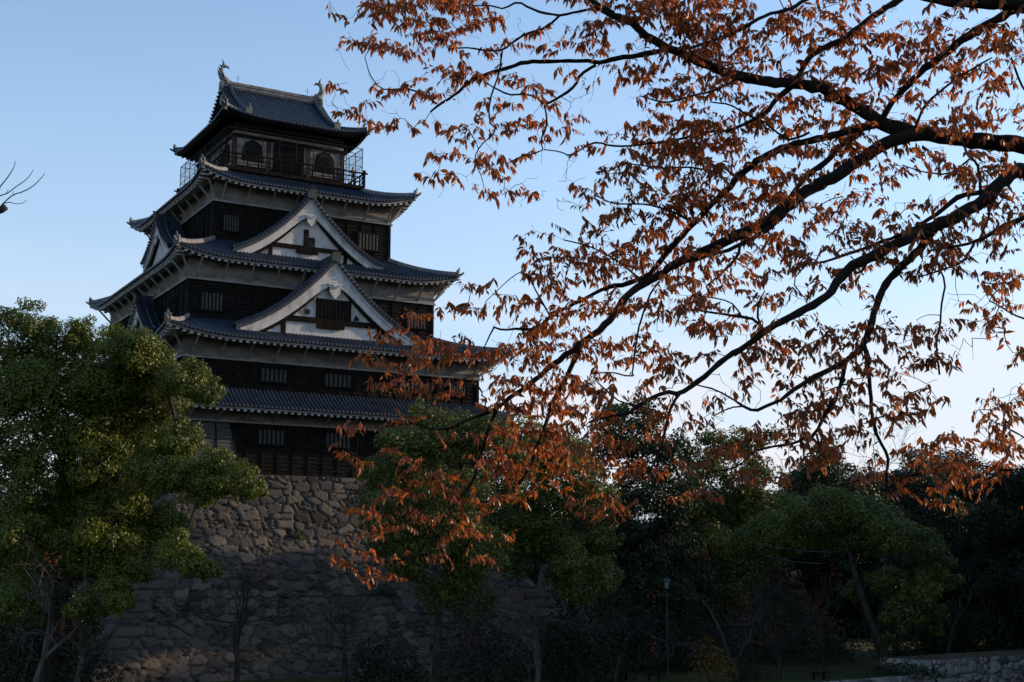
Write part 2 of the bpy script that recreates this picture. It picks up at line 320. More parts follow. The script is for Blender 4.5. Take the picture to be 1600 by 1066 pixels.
class Roof:
    def __init__(s,inn,out,zi,zo,lift,D,c=.28):
        s.inn=inn; s.out=out; s.zi=zi; s.zo=zo; s.lift=lift; s.D=D; s.c=c
    def r(s,v): return tuple(a+(b-a)*v for a,b in zip(s.inn,s.out))
    def z(s,v,d):
        pr=(1+s.c)*v-s.c*v*v
        return s.zi+(s.zo-s.zi)*pr+s.lift*max(0,1-d/s.D)**2.3*max(v,0)**1.4
    def P(s,side,a,v):
        x0,x1,y0,y1=s.r(v)
        if side in 'FB': d=min(a-x0,x1-a); return (a,y0 if side=='F' else y1,s.z(v,max(d,0)))
        d=min(a-y0,y1-a); return (x0 if side=='L' else x1,a,s.z(v,max(d,0)))
    def lim(s,side,v):
        x0,x1,y0,y1=s.r(v); return (x0,x1) if side in 'FB' else (y0,y1)
    OUT={'F':(0,-1,0),'B':(0,1,0),'L':(-1,0,0),'R':(1,0,0)}
    def tiles(s,parent,sp=.30,m='tile'):
        b=MB(); nv=9
        for side in 'FBLR':
            G=[]
            for v in np.linspace(0,1,nv):
                a0,a1=s.lim(side,v); row=[]
                for u in np.linspace(0,1,49): row.append(s.P(side,a0+(a1-a0)*u,v))
                G.append(row)
            b.grid(G,side in 'BL')
            # edge lip
            G=np.array(G); e=G[-1].copy(); e2=e.copy(); e2[:,2]-=.12; b.grid([e,e2],side in 'BL')
            if side=='B': continue
            o0,o1=s.lim(side,1); i0,i1=s.lim(side,0)
            n=int((o1-o0)/sp); st=(o1-o0)/n
            A=np.array([1,0,0.]) if side in 'FB' else np.array([0,1.,0]); O=np.array(s.OUT[side],float)
            for k in range(n):
                a=o0+(k+.5)*st
                v0=0
                if a<i0: v0=(i0-a)/(i0-o0)
                elif a>i1: v0=(a-i1)/(o1-i1)
                if v0>.97: continue
                pts=np.array([s.P(side,a,v) for v in np.linspace(v0,1,7)]); pts[-1]+=O*.06
                ang=np.linspace(0,math.pi,5); rr=.088
                sec=[A*math.cos(t)*rr+np.array([0,0,1])*math.sin(t)*rr*1.1 for t in ang]
                V=[p+q for p in pts for q in sec]; m_=5
                Fa=[(i*m_+j,i*m_+j+1,(i+1)*m_+j+1,(i+1)*m_+j) for i in range(len(pts)-1) for j in range(m_-1)]
                b.add(V,Fa)
                # round end tile
                c0=pts[-1]+O*.03; t8=np.arange(7)/7*2*math.pi
                V=[c0+A*math.cos(t)*.105+np.array([0,0,1])*(math.sin(t)*.105+.0) for t in t8]+[c0-O*.1+A*math.cos(t)*.105+np.array([0,0,1])*math.sin(t)*.105 for t in t8]
                b.add(V,[tuple(range(7)),*[(i,(i+1)%7,7+(i+1)%7,7+i) for i in range(7)]])
        return b.build('roof_tiles',m,parent)
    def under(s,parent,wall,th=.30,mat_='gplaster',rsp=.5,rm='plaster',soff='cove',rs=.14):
        b=MB(); so_=MB(); rf=MB()
        for side in 'FBLR':
            top=[];bot=[];inn=[]
            o0,o1=s.lim(side,1); O=np.array(s.OUT[side],float)
            for u in np.linspace(0,1,49):
                p=np.array(s.P(side,o0+(o1-o0)*u,1))-O*.10
                top.append(p-[0,0,.11]); bot.append(p-[0,0,th-.04])
            b.grid([top,bot],side in 'BL')
            # soffit from eave edge to the wall rect at the same height profile
            w0,w1=(wall[0],wall[1]) if side in 'FB' else (wall[2],wall[3])
            wall_o={'F':wall[2],'B':wall[3],'L':wall[0],'R':wall[1]}[side]
            G=[bot]
            row=[]
            for u,p in zip(np.linspace(0,1,49),bot):
                a=w0+(w1-w0)*u; z=s.zo-th+.55+ (p[2]-(s.zo-th))*.35
                row.append((a,wall_o,z) if side in 'FB' else (wall_o,a,z))
            G.append(row); so_.grid(G,side in 'BL')
            n=int((o1-o0)/rsp); st=(o1-o0)/n
            for k in range(n):
                a=o0+(k+.5)*st; p=np.array(s.P(side,a,1)); uu=(a-o0)/(o1-o0)
                q=np.array(row[int(round(uu*48))]); q[0 if side in 'FB' else 1]=a if w0<a<w1 else (w0 if a<w0 else w1)
                if not (w0-.01<a<w1+.01):
                    lim_=min(a-o0,o1-a); q=p-O*max(.25,min(lim_,1.)); q[2]=p[2]-th+.03
                p2=p-O*.16; p2[2]-=th+.02; q2=q.copy(); q2[2]-=.02
                rf.bar(p2,q2,rs*1.5,rs*1.35)
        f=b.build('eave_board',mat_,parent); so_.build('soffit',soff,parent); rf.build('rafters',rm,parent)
    def hips(s,parent,corners='all',w_=.34,h_=.34,m='ridge',spike=.55):
        for nm,(ix,iy) in {'FL':(0,2),'FR':(1,2),'BL':(0,3),'BR':(1,3)}.items():
            pts=[]
            for v in np.linspace(0,1.0,12):
                r_=s.r(v); pts.append((r_[ix],r_[iy],s.z(v,0)))
            pts=np.array(pts); d=pts[-1]-pts[0]; d[2]=0; d/=np.linalg.norm(d); sd_=np.cross(d,(0,0,1))
            b=MB()
            sec=[(-.5,-.1),(-.5,.55),(-.28,.8),(0,.95),(.28,.8),(.5,.55),(.5,-.1)]
            V=[p+sd_*x*w_+np.array([0,0,1])*z*h_ for p in pts for x,z in sec]; k=len(sec)
            b.add(V,[(i*k+j,i*k+j+1,(i+1)*k+j+1,(i+1)*k+j) for i in range(len(pts)-1) for j in range(k-1)]+[tuple((len(pts)-1)*k+j for j in range(k))])
            o=b.build('hip_ridge',m,parent)
            e=pts[-1]; g=MB(); 
            g.obox(e+[0,0,.16]+d*.02,sd_*w_*.62,d*.09,np.array([0,0,.30]))
            g.tube([e+d*.0+[0,0,.42],e+d*.10+[0,0,.55],e+d*.16+[0,0,.42+spike*.55]],[.10,.07,.02],5)
            g.tube([e+d*.02+[0,0,.02],e+d*.30+[0,0,.08],e+d*.52+[0,0,.24]],[.10,.10,.07],7)
            g.build('ridge_end_tile','ridge' if m=='ridge' else m,o)
            c=MB(); c.bar(e-d*1.4-[0,0,.28],e+d*.02-[0,0,.26],.22,.26); c.build('corner_rafter','gplaster',parent)

def braces(parent,hx,y0,y1,z0,z1,reach,sp=2.05):
    def one(a,c,w_,h_): b=MB(); b.bar(a,c,w_,h_); b.build('eave_brace','gplaster',parent)
    for x in np.arange(-hx+.5,hx,sp): one((x,y0-.1,z0),(x,y0-reach,z1),.11,.13)
    b=MB()
    for y in np.arange(y0+.5,y1,sp):
        one((-hx-.1,y,z0),(-hx-reach,y,z1),.11,.13); b.bar((hx+.1,y,z0),(hx+reach,y,z1),.11,.13)
    o=b.build('far_side_braces','gplaster',parent); o['kind']='stuff'
    for sx in (-1,1): one((sx*(hx+.1),y0-.1,z0+.2),(sx*(hx+reach*.62),y0-reach*.62,z1+.15),.12,.14)

W1=(11.8,-16.84,13.2); W3=(10.2,-11.93,11.93); W4=(7.57,-8.92,8.92); W5=(4.9,-5.0,5.0)
def add_roof(inn,out,zi,zo,lift,D,wallrect,**k):
    g=bpy.data.objects.new('tiled_roof',None); col.objects.link(g); g.parent=keep
    r=Roof(inn,out,zi,zo,lift,D); r.tiles(g); r.under(g,wallrect,**k); r.hips(g); return r,g
# --- storeys 1, 2
boards(*W1,-.23,3.35); boards(*W1,5.7,7.85)
for a0,a1,z0,z1 in ((-6.2,-4.2,1.95,3.0),(-1.0,1.0,1.95,3.0),(4.6,6.6,1.95,3.0),(9.2,10.6,1.95,3.0)): window('F',a0,a1,z0,z1,-16.84)
for a0,a1 in ((-6.15,-4.12),(-1.2,.95),(4.9,6.9),(9.4,10.7)): window('F',a0,a1,6.52,7.45,-16.84)
for y in (-12,-5,2): window('L',y-1,y+1,6.5,7.45,-11.8); window('L',y-1,y+1,1.95,3.0,-11.8)
lp=MB()
for x,z in ((-7.9,2.4),(-7.8,6.9),(1.9,2.2),(2.6,6.9),(-9.6,6.9)): lp.box(x-.14,x+.14,-16.99,-16.9,z-.17,z+.17)
lp.build('loophole','dark',keep)
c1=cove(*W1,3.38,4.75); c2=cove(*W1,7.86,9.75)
braces(c1,*W1,3.5,4.2,1.3); braces(c2,*W1,8.0,9.25,1.7)
r1,g1=add_roof(rect(11.8,-16.84,13.2),rect(13.6,-18.85,15.1),5.85,4.42,.5,4.0,rect(11.8,-16.84,13.2,.05))
r2,g2=add_roof(rect(10.2,-11.93,11.93),rect(13.68,-19.02,15.2),11.72,9.30,.72,6.0,rect(11.8,-16.84,13.2,.05))
# --- storey 3
boards(*W3,11.5,14.62)
window('F',-9.3,-7.6,12.38,13.7,-11.93); window('F',7.9,9.6,12.6,13.9,-11.93)
for y in (-8,-4,4): window('L',y-.8,y+.8,12.6,13.8,-10.2)
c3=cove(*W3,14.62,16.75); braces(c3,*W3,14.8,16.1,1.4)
r3,g3=add_roof(rect(7.57,-8.92,8.92),rect(11.74,-13.57,13.57),18.7,16.28,.72,5.0,rect(10.2,-11.93,11.93,.05))
# --- storey 4
boards(*W4,18.5,21.75)
window('F',-6.85,-5.55,19.5,20.75,-8.92); window('F',4.75,6.6,19.45,20.8,-8.92)
window('L',-6.5,-5.2,19.5,20.75,-7.57); window('L',4.5,6,19.5,20.75,-7.57)
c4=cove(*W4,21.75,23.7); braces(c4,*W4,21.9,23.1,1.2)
r4,g4=add_roof(rect(5.7,-6.2,6.2),rect(9.19,-10.61,10.61),25.35,23.28,.90,4.6,rect(7.57,-8.92,8.92,.05))
# corner drop chute (flared boarded skirt) at the near corner
b=MB(); n=11; zt,zb=3.3,.15
def sk(z):
    t=(zt-z)/(zt-zb); o=.12+1.0*t; return o,t
for i in range(n):
    za=zt-(zt-zb)*i/n; zc=zt-(zt-zb)*(i+1)/n; (oa,ta),(oc,tc_)=sk(za),sk(zc)
    for lip in (0,):
        xr_a=-8.3+.35*ta; xr_c=-8.3+.35*tc_
        V=[(xr_a,-16.84-oa,za),(-11.8-oa,-16.84-oa,za),(-11.8-oa,-12.6,za),(xr_c,-16.84-oc-.05,zc),(-11.8-oc-.05,-16.84-oc-.05,zc),(-11.8-oc-.05,-12.6,zc),(xr_a,-16.9,za),(xr_c,-16.9,zc),(xr_c,-16.84-oc+.03,zc),(-11.8-oc+.03,-16.84-oc+.03,zc),(-11.8-oc+.03,-12.6,zc)]
        b.add(V,[(0,1,4,3),(1,2,5,4),(0,3,7,6),(3,4,9,8),(4,5,10,9)])
ch=b.build('corner_chute',mat('chute_wood',(.028,.026,.025),(.08,.074,.07),3,.75,.3,.3,12,stretch=(.4,.4,3)),keep)
b=MB()
for t in (0,.37,.7,1.):
    xa=-11.9+(3.6)*t; b.bar((xa-(1-t)*.1,-16.84-.17,3.3),(xa+.35*t-(1-t)*1.1,-16.84-1.2,.15),.09,.06)
b.build('batten','post',ch)

# --- gables
def gable(side,ctr,face,back,hw,z0,za,bh,roofw=.45,win='big',c=.55,over=.5,beam=True):
    """side F: outward -Y. face/back are outward coordinates (positive = distance outward from origin)"""
    if side=='F': fr=lambda l,o,z:np.array((ctr+l,-o,z))
    elif side=='L': fr=lambda l,o,z:np.array((-o,ctr+l,z))
    else: fr=lambda l,o,z:np.array((o,ctr+l,z))
    g=bpy.data.objects.new('gable',None); col.objects.link(g); g.parent=keep
    Wd=hw+.62; zt=za+.62
    def zc(u): return zt-(zt-z0+.15)*((1+c)*u-c*u*u)
    us=np.linspace(0,1,15); ov=face+over
    b=MB()
    for s in (-1,1):
        G=[[fr(s*u*Wd,o,zc(u)) for o in np.linspace(back,ov,3)] for u in us]; b.grid(G,s>0)
        G=[[fr(s*u*Wd,ov,zc(u)),fr(s*u*Wd,ov,zc(u)-.36)] for u in us]; b.grid(G,s>0)
        n=max(2,int((ov-back)/.3))
        for k in range(n):
            o=ov-.16-k*.3
            if o<back: break
            P=[fr(s*u*Wd,o,zc(u)+.02) for u in us]; b.tube(P,.095 if k else .12,6)
        # verge tiles: short round tiles lying across the edge
        L_=math.hypot(Wd,zt-z0); m_=int(L_/.31)
        for k in range(m_):
            u=(k+.7)/m_; p=fr(s*u*Wd,ov+.10,zc(u)+.0); q=fr(s*u*Wd,ov-.42,zc(u)+.10); b.tube([p,q],.115,7)
    b.build('roof_tiles','tile',g)
    # bargeboard
    def strip_(top,bot,o0,o1,name,m,u0=0,u1=1.):
        mb=MB()
        for s in (-1,1):
            T=[(s*u*Wd*.985,zc(u)-top) for u in np.linspace(u0,u1,18)]; B=[(s*u*Wd*.985,zc(u)-bot(u)) for u in np.linspace(u0,u1,18)]
            V=[];Fa=[]
            for o in (o1,o0):
                V+= [fr(l,o,z) for l,z in T]+[fr(l,o,z) for l,z in B]
            k=18
            for i in range(k-1):
                Fa.append((i,i+1,k+i+1,k+i)); Fa.append((2*k+i,3*k+i,3*k+i+1,2*k+i+1)); Fa.append((k+i,k+i+1,3*k+i+1,3*k+i)); Fa.append((i,2*k+i,2*k+i+1,i+1))
            Fa.append((k-1,3*k-1,4*k-1,2*k-1)); mb.add(V,Fa)
        return mb.build(name,m,g)
    bb=strip_(.30,lambda u:.30+bh*(1.12-.3*u+.95*math.exp(-(u/.10)**1.2)),face+.16,face+.34,'bargeboard','plaster')
    strip_(.28,lambda u:.28+bh*.30,face+.35,face+.42,'bargeboard_moulding','plaster',0,.97)
    strip_(.40,lambda u:.30+bh*(1.12-.3*u)+.28,face-.02,face+.12,'inner_bargeboard','post')
    # wall
    q=MB(); zin=lambda l: zc(min(1,abs(l)/Wd))-.2
    ls=np.linspace(-hw,hw,25); q.prism([(l,max(zin(l),z0-1.1)) for l in ls[::-1]]+[(l,z0-1.2) for l in (-hw,hw)],fr,face-.14,face-.05)
    wl=q.build('gable_wall','plaster',g)
    if beam:
        bm=MB(); zb=z0+ (.50 if win=='big' else .45)*(hw/7.2); sw=hw*.60
        def bx(a,b_,o0,o1,c_,d,mb): mb.box8([fr(x,o,z) for z in (c_,d) for (x,o) in ((a,o0),(a,o1),(b_,o1),(b_,o0))])
        k=hw/7.2
        bx(-sw,sw,face-.05,face+.14,zb+.1*k,zb+.5*k,bm); bx(-sw*.30,sw*.22,face+.02,face+.2,zb-.28*k,zb+.1,bm)
        bx(-sw*.96,-sw*.88,face-.05,face+.10,z0-.8,zb+1.0*k,bm); bx(sw*.88,sw*.96,face-.05,face+.10,z0-.8,zb+1.0*k,bm)
        if win!='big': bx(-.42,-.05,face-.05,face+.12,zb,zb+2.2*k,bm)
        bm.build('tie_beam','post',wl)
        if win=='big':
            wn=MB(); bx(-1.3,1.45,face-.02,face+.08,zb+.54,zb+2.05,wn); w_=wn.build('lattice_window','dark',wl)
            wn=MB()
            for i in range(9): x=-1.2+i*.29; bx(x-.05,x+.05,face+.08,face+.15,zb+.56,zb+2.0,wn)
            bx(-1.36,-1.26,face,face+.16,zb+.5,zb+2.1,wn); bx(1.4,1.5,face,face+.16,zb+.5,zb+2.1,wn)
            wn.build('bars','post',w_)
            lh=MB(); bx(-2.25,-1.87,face-.02,face+.05,zb+.75,zb+1.1,lh)
            lh.prism([(1.75,zb+.6),(2.25,zb+.6),(2.0,zb+1.02)],fr,face-.02,face+.05); lh.build('loophole','dark',wl)
        else:
            wn=MB(); bx(0,.62*max(k,.6),face-.02,face+.08,zb+.42,zb+1.15,wn); wn.build('vent','dark',wl)
    # pendant ornament
    k=bh/1.0; zp=zt-.30-bh*2.35; P2=[]
    half=[(0,-.95),(.18,-.80),(.22,-.66),(.40,-.60),(.36,-.45),(.52,-.38),(.46,-.22),(.56,-.10),(.44,.02),(.60,.12),(.52,.28),(.72,.30),(.60,.42),(.26,.40),(.12,.55),(0,.42)]
    P2=[(x*k,zp+z*k*1.0) for x,z in half]+[(-x*k,zp+z*k) for x,z in half[::-1][1:-1]]
    pe=MB(); pe.prism(P2,fr,face+.47,face+.34); p_=pe.build('pendant','plaster',g)
    bo=MB(); bo.tube([fr(0,face+.47,zp+.05*k),fr(0,face+.56,zp+.05*k)],.13*k,8)
    for s in (-1,1):
        a=np.linspace(0,4.6,12); bo.tube([fr(s*(.27*k+math.cos(t)*.12*k*(1-.1*t)),face+.49,zp+.18*k+math.sin(t)*.12*k*(1-.1*t)) for t in a],.022*k,5)
    bo.build('boss','gplaster',p_)
    # ridge + end tile
    rd=MB(); P=[fr(0,back,zt+.05),fr(0,ov,zt+.05)]; rd.bar(P[0],P[1],.34,.5); rd.tube([P[0]+[0,0,.3],P[1]+[0,0,.3]],.13,7)
    r_=rd.build('ridge','tile',g)
    oe=MB(); oe.prism([(-.34,zt-.30),(-.42,zt+.0),(-.30,zt+.34),(-.38,zt+.52),(-.14,zt+.50),(0,zt+.6),(.14,zt+.50),(.38,zt+.52),(.30,zt+.34),(.42,zt+.0),(.34,zt-.30)],fr,ov+.14,ov-.06)
    oe.tube([fr(0,ov+.0,zt+.45),fr(0,ov+.26,zt+.62)],.08,6); oe.build('ridge_end_tile','tile_pale',r_)
    # descending verge ridge
    for s in (-1,1):
        vr=MB(); P=[fr(s*u*Wd,ov-.72,zc(u)+.13) for u in np.linspace(0.02,.97,14)]; vr.tube(P,.15,6); vr.build('verge_ridge','tile',g)
    return g
gable('F',.15,14.9,11.9,7.15,11.0,16.1,.88)
gable('F',-.42,11.0,8.9,5.75,17.75,22.05,.70,win='small')
gable('L',-.0,9.3,7.5,3.4,19.2,21.5,.6,win='none',beam=False)
gable('L',-2.3,11.2,10.1,3.3,11.6,13.9,.55,win='none',beam=False)
gable('R',-.0,9.3,7.5,3.4,19.2,21.5,.6,win='none',beam=False)
gable('R',-2.3,11.2,10.1,3.3,11.6,13.9,.55,win='none',beam=False)

# --- top storey
b=MB(); b.box(-4.9,4.9,-5,5,25.2,30.0); tw=b.build('storey_wall','gplaster',keep)
b=MB(); pil=MB()
def fx(mb,x0,x1,z0,z1,o=.08,wall=-5.0): mb.box(x0,x1,wall-o,wall+.02,z0,z1)
for x in (-4.75,-4.25,-1.85,-1.5,1.45,1.8,4.15,4.68):pass
for x0,x1 in ((-4.98,-4.68),(-2.05,-1.72),(1.5,1.85),(4.6,4.98)): pil=MB(); fx(pil,x0,x1,25.6,29.0,.10); pil.build('pillar','pillar',tw)
for y in (-4.98,-1.7,1.6,4.7):
    for x0,x1 in ((-5.0,-4.86),(4.86,5.0)): pil=MB(); pil.box(x0,x1,y,y+.32,25.6,29.0); pil.build('pillar','pillar',tw)
bm=MB(); 
for z0,z1,o in ((28.72,28.98,.16),(29.3,29.62,.2),(25.6,26.35,.06)): bm.ring(rect(4.9,-5,5,o),z0,rect(4.9,-5,5,o),z1); bm.ring(rect(4.9,-5,5,0),z0,rect(4.9,-5,5,o),z0)
bm.build('wall_beam','post',tw)
def kato(cx,side='F'):
    H=1.75; zb=26.85; Wk=.72
    def outline(k): 
        P=[(-Wk*1.12*k,0),(-Wk*1.0*k,.55),(-Wk*.96*k,.95),(-Wk*.80*k,1.28),(-Wk*.42*k,1.50+.03*k),(-Wk*.16*k,1.62*k**.3),(0,H*k**.5)]
        return P+[(-x,z) for x,z in P[::-1][1:]]
    f=(lambda l,o,z:(cx+l,-5.0-o,zb+z)) if side=='F' else (lambda l,o,z:(-4.9-o,cx-l,zb+z))
    a=MB(); a.prism([(l*1.22,z-.06 if z==0 else z+.12) for l,z in outline(1)],f,.09,0); o=a.build('bell_window','post',tw)
    a=MB(); a.prism(outline(1),f,.115,.05); a.build('opening','dark',o)
    a=MB()
    for i in range(5): x=-.5+i*.25; a.box8([f(l,oo,z) for z in (0.03,1.25) for (l,oo) in ((x-.03,.10),(x+.03,.10),(x+.03,.14),(x-.03,.14))])
    a.build('bars','post',o)
kato(-3.28); kato(3.15); kato(-3.1,'L'); kato(3.1,'L')
b=MB(); fx(b,-1.45,1.2,25.7,28.75,.05); dr=b.build('door','dark',tw)
b=MB()
for x in np.arange(-1.45,1.25,.295): fx(b,x-.045,x+.045,25.7,28.72,.11)
for z in (26.6,27.5,28.3): fx(b,-1.45,1.2,z,z+.06,.10)
b.build('door_lattice','post',dr)
# balcony
b=MB(); b.box(-6.2,6.2,-6.75,6.75,25.42,25.60); bal=b.build('balcony','post',keep)
b=MB(); b.ring(rect(6.24,-6.79,6.79),25.28,rect(6.24,-6.79,6.79),25.44); b.ring(rect(5.6,-6.1,6.1),25.0,rect(6.24,-6.79,6.79),25.285); b.build('floor_edge','post',bal)
b=MB(); b.ring(rect(5.7,-6.2,6.2),24.9,rect(5.7,-6.2,6.2),25.3); b.build('balcony_skirt','wood',bal)
rl=MB(); hx,hy=6.15,6.7
for z,w_ in ((25.95,.07),(26.35,.07),(26.72,.11)):
    e=.35 if z>26.5 else .0
    for s in (-1,1):
        rl.bar((-hx-e,s*hy,z),(hx+e,s*hy,z),w_,w_); rl.bar((s*hx,-hy-e,z),(s*hx,hy+e,z),w_,w_)
for x in np.linspace(-hx,hx,14):
    for s in (-1,1): rl.box(x-.05,x+.05,s*hy-.05,s*hy+.05,25.6,26.75)
for y in np.linspace(-hy,hy,15):
    for s in (-1,1): rl.box(s*hx-.05,s*hx+.05,y-.05,y+.05,25.6,26.75)
for sx in (-1,1):
    for sy in (-1,1): rl.box(sx*hx-.09,sx*hx+.09,sy*hy-.09,sy*hy+.09,25.5,27.0)
rl.build('railing','post',bal)
cg=MB(); ct=28.95
def ln(a,b_,w_=.035): cg.bar(a,b_,w_,w_)
ix,iy=6.02,6.58
xs=np.linspace(-ix,ix,9)
for x in xs: ln((x,-iy,25.6),(x,-iy,ct),.05)
for y in np.linspace(-iy,iy,10):
    for s in (-1,1): ln((s*ix,y,25.6),(s*ix,y,ct),.05)
for z in (27.35,28.15,ct):
    ln((-ix,-iy,z),(ix,-iy,z),.05 if z==ct else .03); ln((-ix,iy,z),(ix,iy,z),.03)
    for s in (-1,1): ln((s*ix,-iy,z),(s*ix,iy,z),.05 if z==ct else .03)
for x in np.linspace(-ix,ix,9):
    if abs(x)>4.9: 
        for s in (-1,1): ln((x,s*iy,ct),(x,s*5.1,ct),.04)
for y in np.linspace(-iy,iy,10):
    for s in (-1,1): ln((s*ix,y,ct),(s*4.95,y,ct),.04)
cg.build('safety_cage','metal',bal)
ms=MB()
for z in np.arange(26.9,28.9,.16):
    for s in (-1,1): ms.bar((s*ix,-iy,z),(s*ix,iy,z),.012,.012)
    ms.bar((-ix,-iy,z),(ix,-iy,z),.010,.010)
for y in np.arange(-iy,iy,.2):
    for s in (-1,1): ms.bar((s*ix,y,26.8),(s*ix,y,ct),.010,.010)
ms.build('safety_net','metal',bal)

# --- top roof (hip and gable)
g5=bpy.data.objects.new('tiled_roof',None); col.objects.link(g5); g5.parent=keep
GX=4.25; ovx=6.46-GX
EY=7.07; RZ=34.75; EZ=30.02
def prof5(t): # t 0 at ridge, 1 at eave
    c=.52; return RZ+(EZ-RZ)*((1+c)*t-c*t*t)
class Roof5(Roof):
    def z(s,v,d):
        ti=(EY-ovx)/EY; t=ti+(1-ti)*v
        return prof5(t)+s.lift*max(0,1-d/s.D)**2.3*max(v,0)**1.4
r5=Roof5(rect(GX,-(EY-ovx),EY-ovx),rect(6.46,-EY,EY),0,EZ,.55,4.2); r5.tiles(g5,.29)
r5.under(g5,rect(4.9,-5,5,.05),th=.34,mat_='post',rm='post',soff='wood',rsp=.42)
r5.hips(g5,m='tile')
b=MB(); yi=EY-ovx; gx2=GX+.42
for s in (-1,1):
    us=np.linspace(0,1,12); G=[[(x,s*u*yi,prof5(u*yi/EY)) for x in (-gx2,0,gx2)] for u in us]; b.grid(G,s>0)
    n=int(2*gx2/.29); 
    for k in range(n):
        x=-gx2+(k+.5)*2*gx2/n; b.tube([(x,s*u*yi,prof5(u*yi/EY)+.0) for u in np.linspace(0,1.02,9)],.088,6)
    for sx in (-1,1):
        G=[[(sx*gx2,s*u*yi,prof5(u*yi/EY)),(sx*gx2,s*u*yi,prof5(u*yi/EY)-.16)] for u in us]; b.grid(G)
        for k in range(17):
            u=(k+.6)/17; z=prof5(u*yi/EY); b.tube([(sx*(gx2+.1),s*u*yi,z),(sx*(gx2-.5),s*u*yi,z+.10)],.115,7)
b.build('upper_roof_tiles','tile',g5)
for sx in (-1,1):
    # gable end: bargeboards, wall, pendant
    fr=lambda l,o,z,sx=sx:(sx*o,l,z)
    gw=MB(); ls=np.linspace(-yi,yi,21); gw.prism([(l,prof5(abs(l)/EY)-.25) for l in ls]+[(yi*.9,prof5(1)*.0+31.4),(-yi*.9,31.4)],fr,GX-.10,GX-.02)
    gwo=gw.build('gable_wall','plaster',g5)
    bbm=MB()
    for s in (-1,1):
        for u0,u1 in zip(np.linspace(0,.98,12)[:-1],np.linspace(0,.98,12)[1:]):
            P=[]
            for o in (GX+.26,GX+.12):
                for u,dz in ((u0,-.16),(u1,-.16),(u1,-.16-.62),(u0,-.16-.72)): P.append(fr(s*u*yi,o,prof5(u*yi/EY)+dz))
            bbm.box8(P)
    bbm.build('bargeboard','post',g5)
    pm=MB(); pm.prism([(0,33.0),(.3,33.3),(.45,33.7),(.2,34.0),(-.2,34.0),(-.45,33.7),(-.3,33.3)],fr,GX+.36,GX+.26); pm.build('pendant','ridge',g5)
    # descending ridges
    for s in (-1,1):
        kr=MB(); pts=np.array([(sx*(GX-.28),s*u*EY,prof5(u)+.14) for u in np.linspace(.03,.80,12)])
        for p,q in zip(pts[:-1],pts[1:]): kr.bar(p,q,.34,.46)
        kr.tube(pts+[0,0,.27],.12,6); ko=kr.build('descending_ridge','tile',g5)
        e=pts[-1]; oe=MB(); oe.obox(e+[0,s*.08,.12],(.27,0,0),(0,.09,0),(0,0,.40)); oe.tube([e+[0,s*.1,.45],e+[0,s*.3,.72]],[.10,.07],6); oe.build('ridge_end_tile','ridge',ko)
# main ridge
b=MB(); b.box(-GX-.35,GX+.35,-.2,.2,RZ-.1,RZ+.42); b.box(-GX-.38,GX+.38,-.26,.26,RZ+.30,RZ+.36); b.tube([(-GX-.4,0,RZ+.5),(GX+.4,0,RZ+.5)],.15,8)
for x in np.arange(-GX,GX,.29): b.tube([(x,-.27,RZ+.06),(x,.27,RZ+.06)],.07,6)
mr=b.build('main_ridge','ridge',g5)
def shachi(x,s):
    o=MB(); c=np.array([x,0,RZ+.45])
    def q(a,z): return c+np.array([a*s,0,z])
    P=[q(-.55,.02),q(-.42,.12),q(-.18,.22),q(.06,.45),q(.16,.78),q(.12,1.10),q(.02,1.36)]
    o.tube(P,[.14,.30,.34,.30,.24,.17,.11],8)
    o.tube([q(.02,1.30),q(-.06,1.62),q(-.02,1.86),q(.10,2.05)][::1],[.13,.12,.07,.015],6)
    o.tube([q(.02,1.32),q(-.22,1.48),q(-.44,1.44),q(-.60,1.24)],[.12,.14,.10,.015],6)
    o.tube([q(.04,1.30),q(.20,1.46),q(.34,1.48)],[.1,.08,.015],6)
    for z,a in ((.55,.36),(.85,.38),(1.1,.30)): o.tube([q(.10,z),q(a,z+.06),q(a+.12,z+.26)],[.12,.08,.01],5)
    for sy in (-1,1): o.tube([q(-.1,.35)+[0,sy*.2,0],q(.1,.6)+[0,sy*.45,0],q(.15,.9)+[0,sy*.5,0]],[.12,.08,.01],5)
    o.tube([q(-.5,.05),q(-.72,.18),q(-.78,.34)],[.12,.07,.02],5)
    f=o.build('dolphin_finial','ridge',mr,True)
    b_=MB(); b_.prism([(-.34,RZ-.5),(-.42,RZ+.1),(-.30,RZ+.5),(.30,RZ+.5),(.42,RZ+.1),(.34,RZ-.5)],lambda l,oo,z:(x+s*oo,l,z),.18,.0); b_.build('ridge_end_tile','ridge',mr)
shachi(-GX-.30,-1); shachi(GX+.30,1)
for x in (-3.15,3.35):
    b=MB(); b.tube([(x,0,RZ+.5),(x,0,RZ+1.35)],.018,5); b.tube([(x-.17,0,RZ+1.0),(x+.17,0,RZ+1.0)],.013,5); b.tube([(x-.17,0,RZ+1.0),(x-.17,0,RZ+1.15)],.013,5); b.tube([(x+.17,0,RZ+1.0),(x+.17,0,RZ+1.15)],.013,5)
    b.build('lightning_rod','metal',keep)
# ENDKEEP

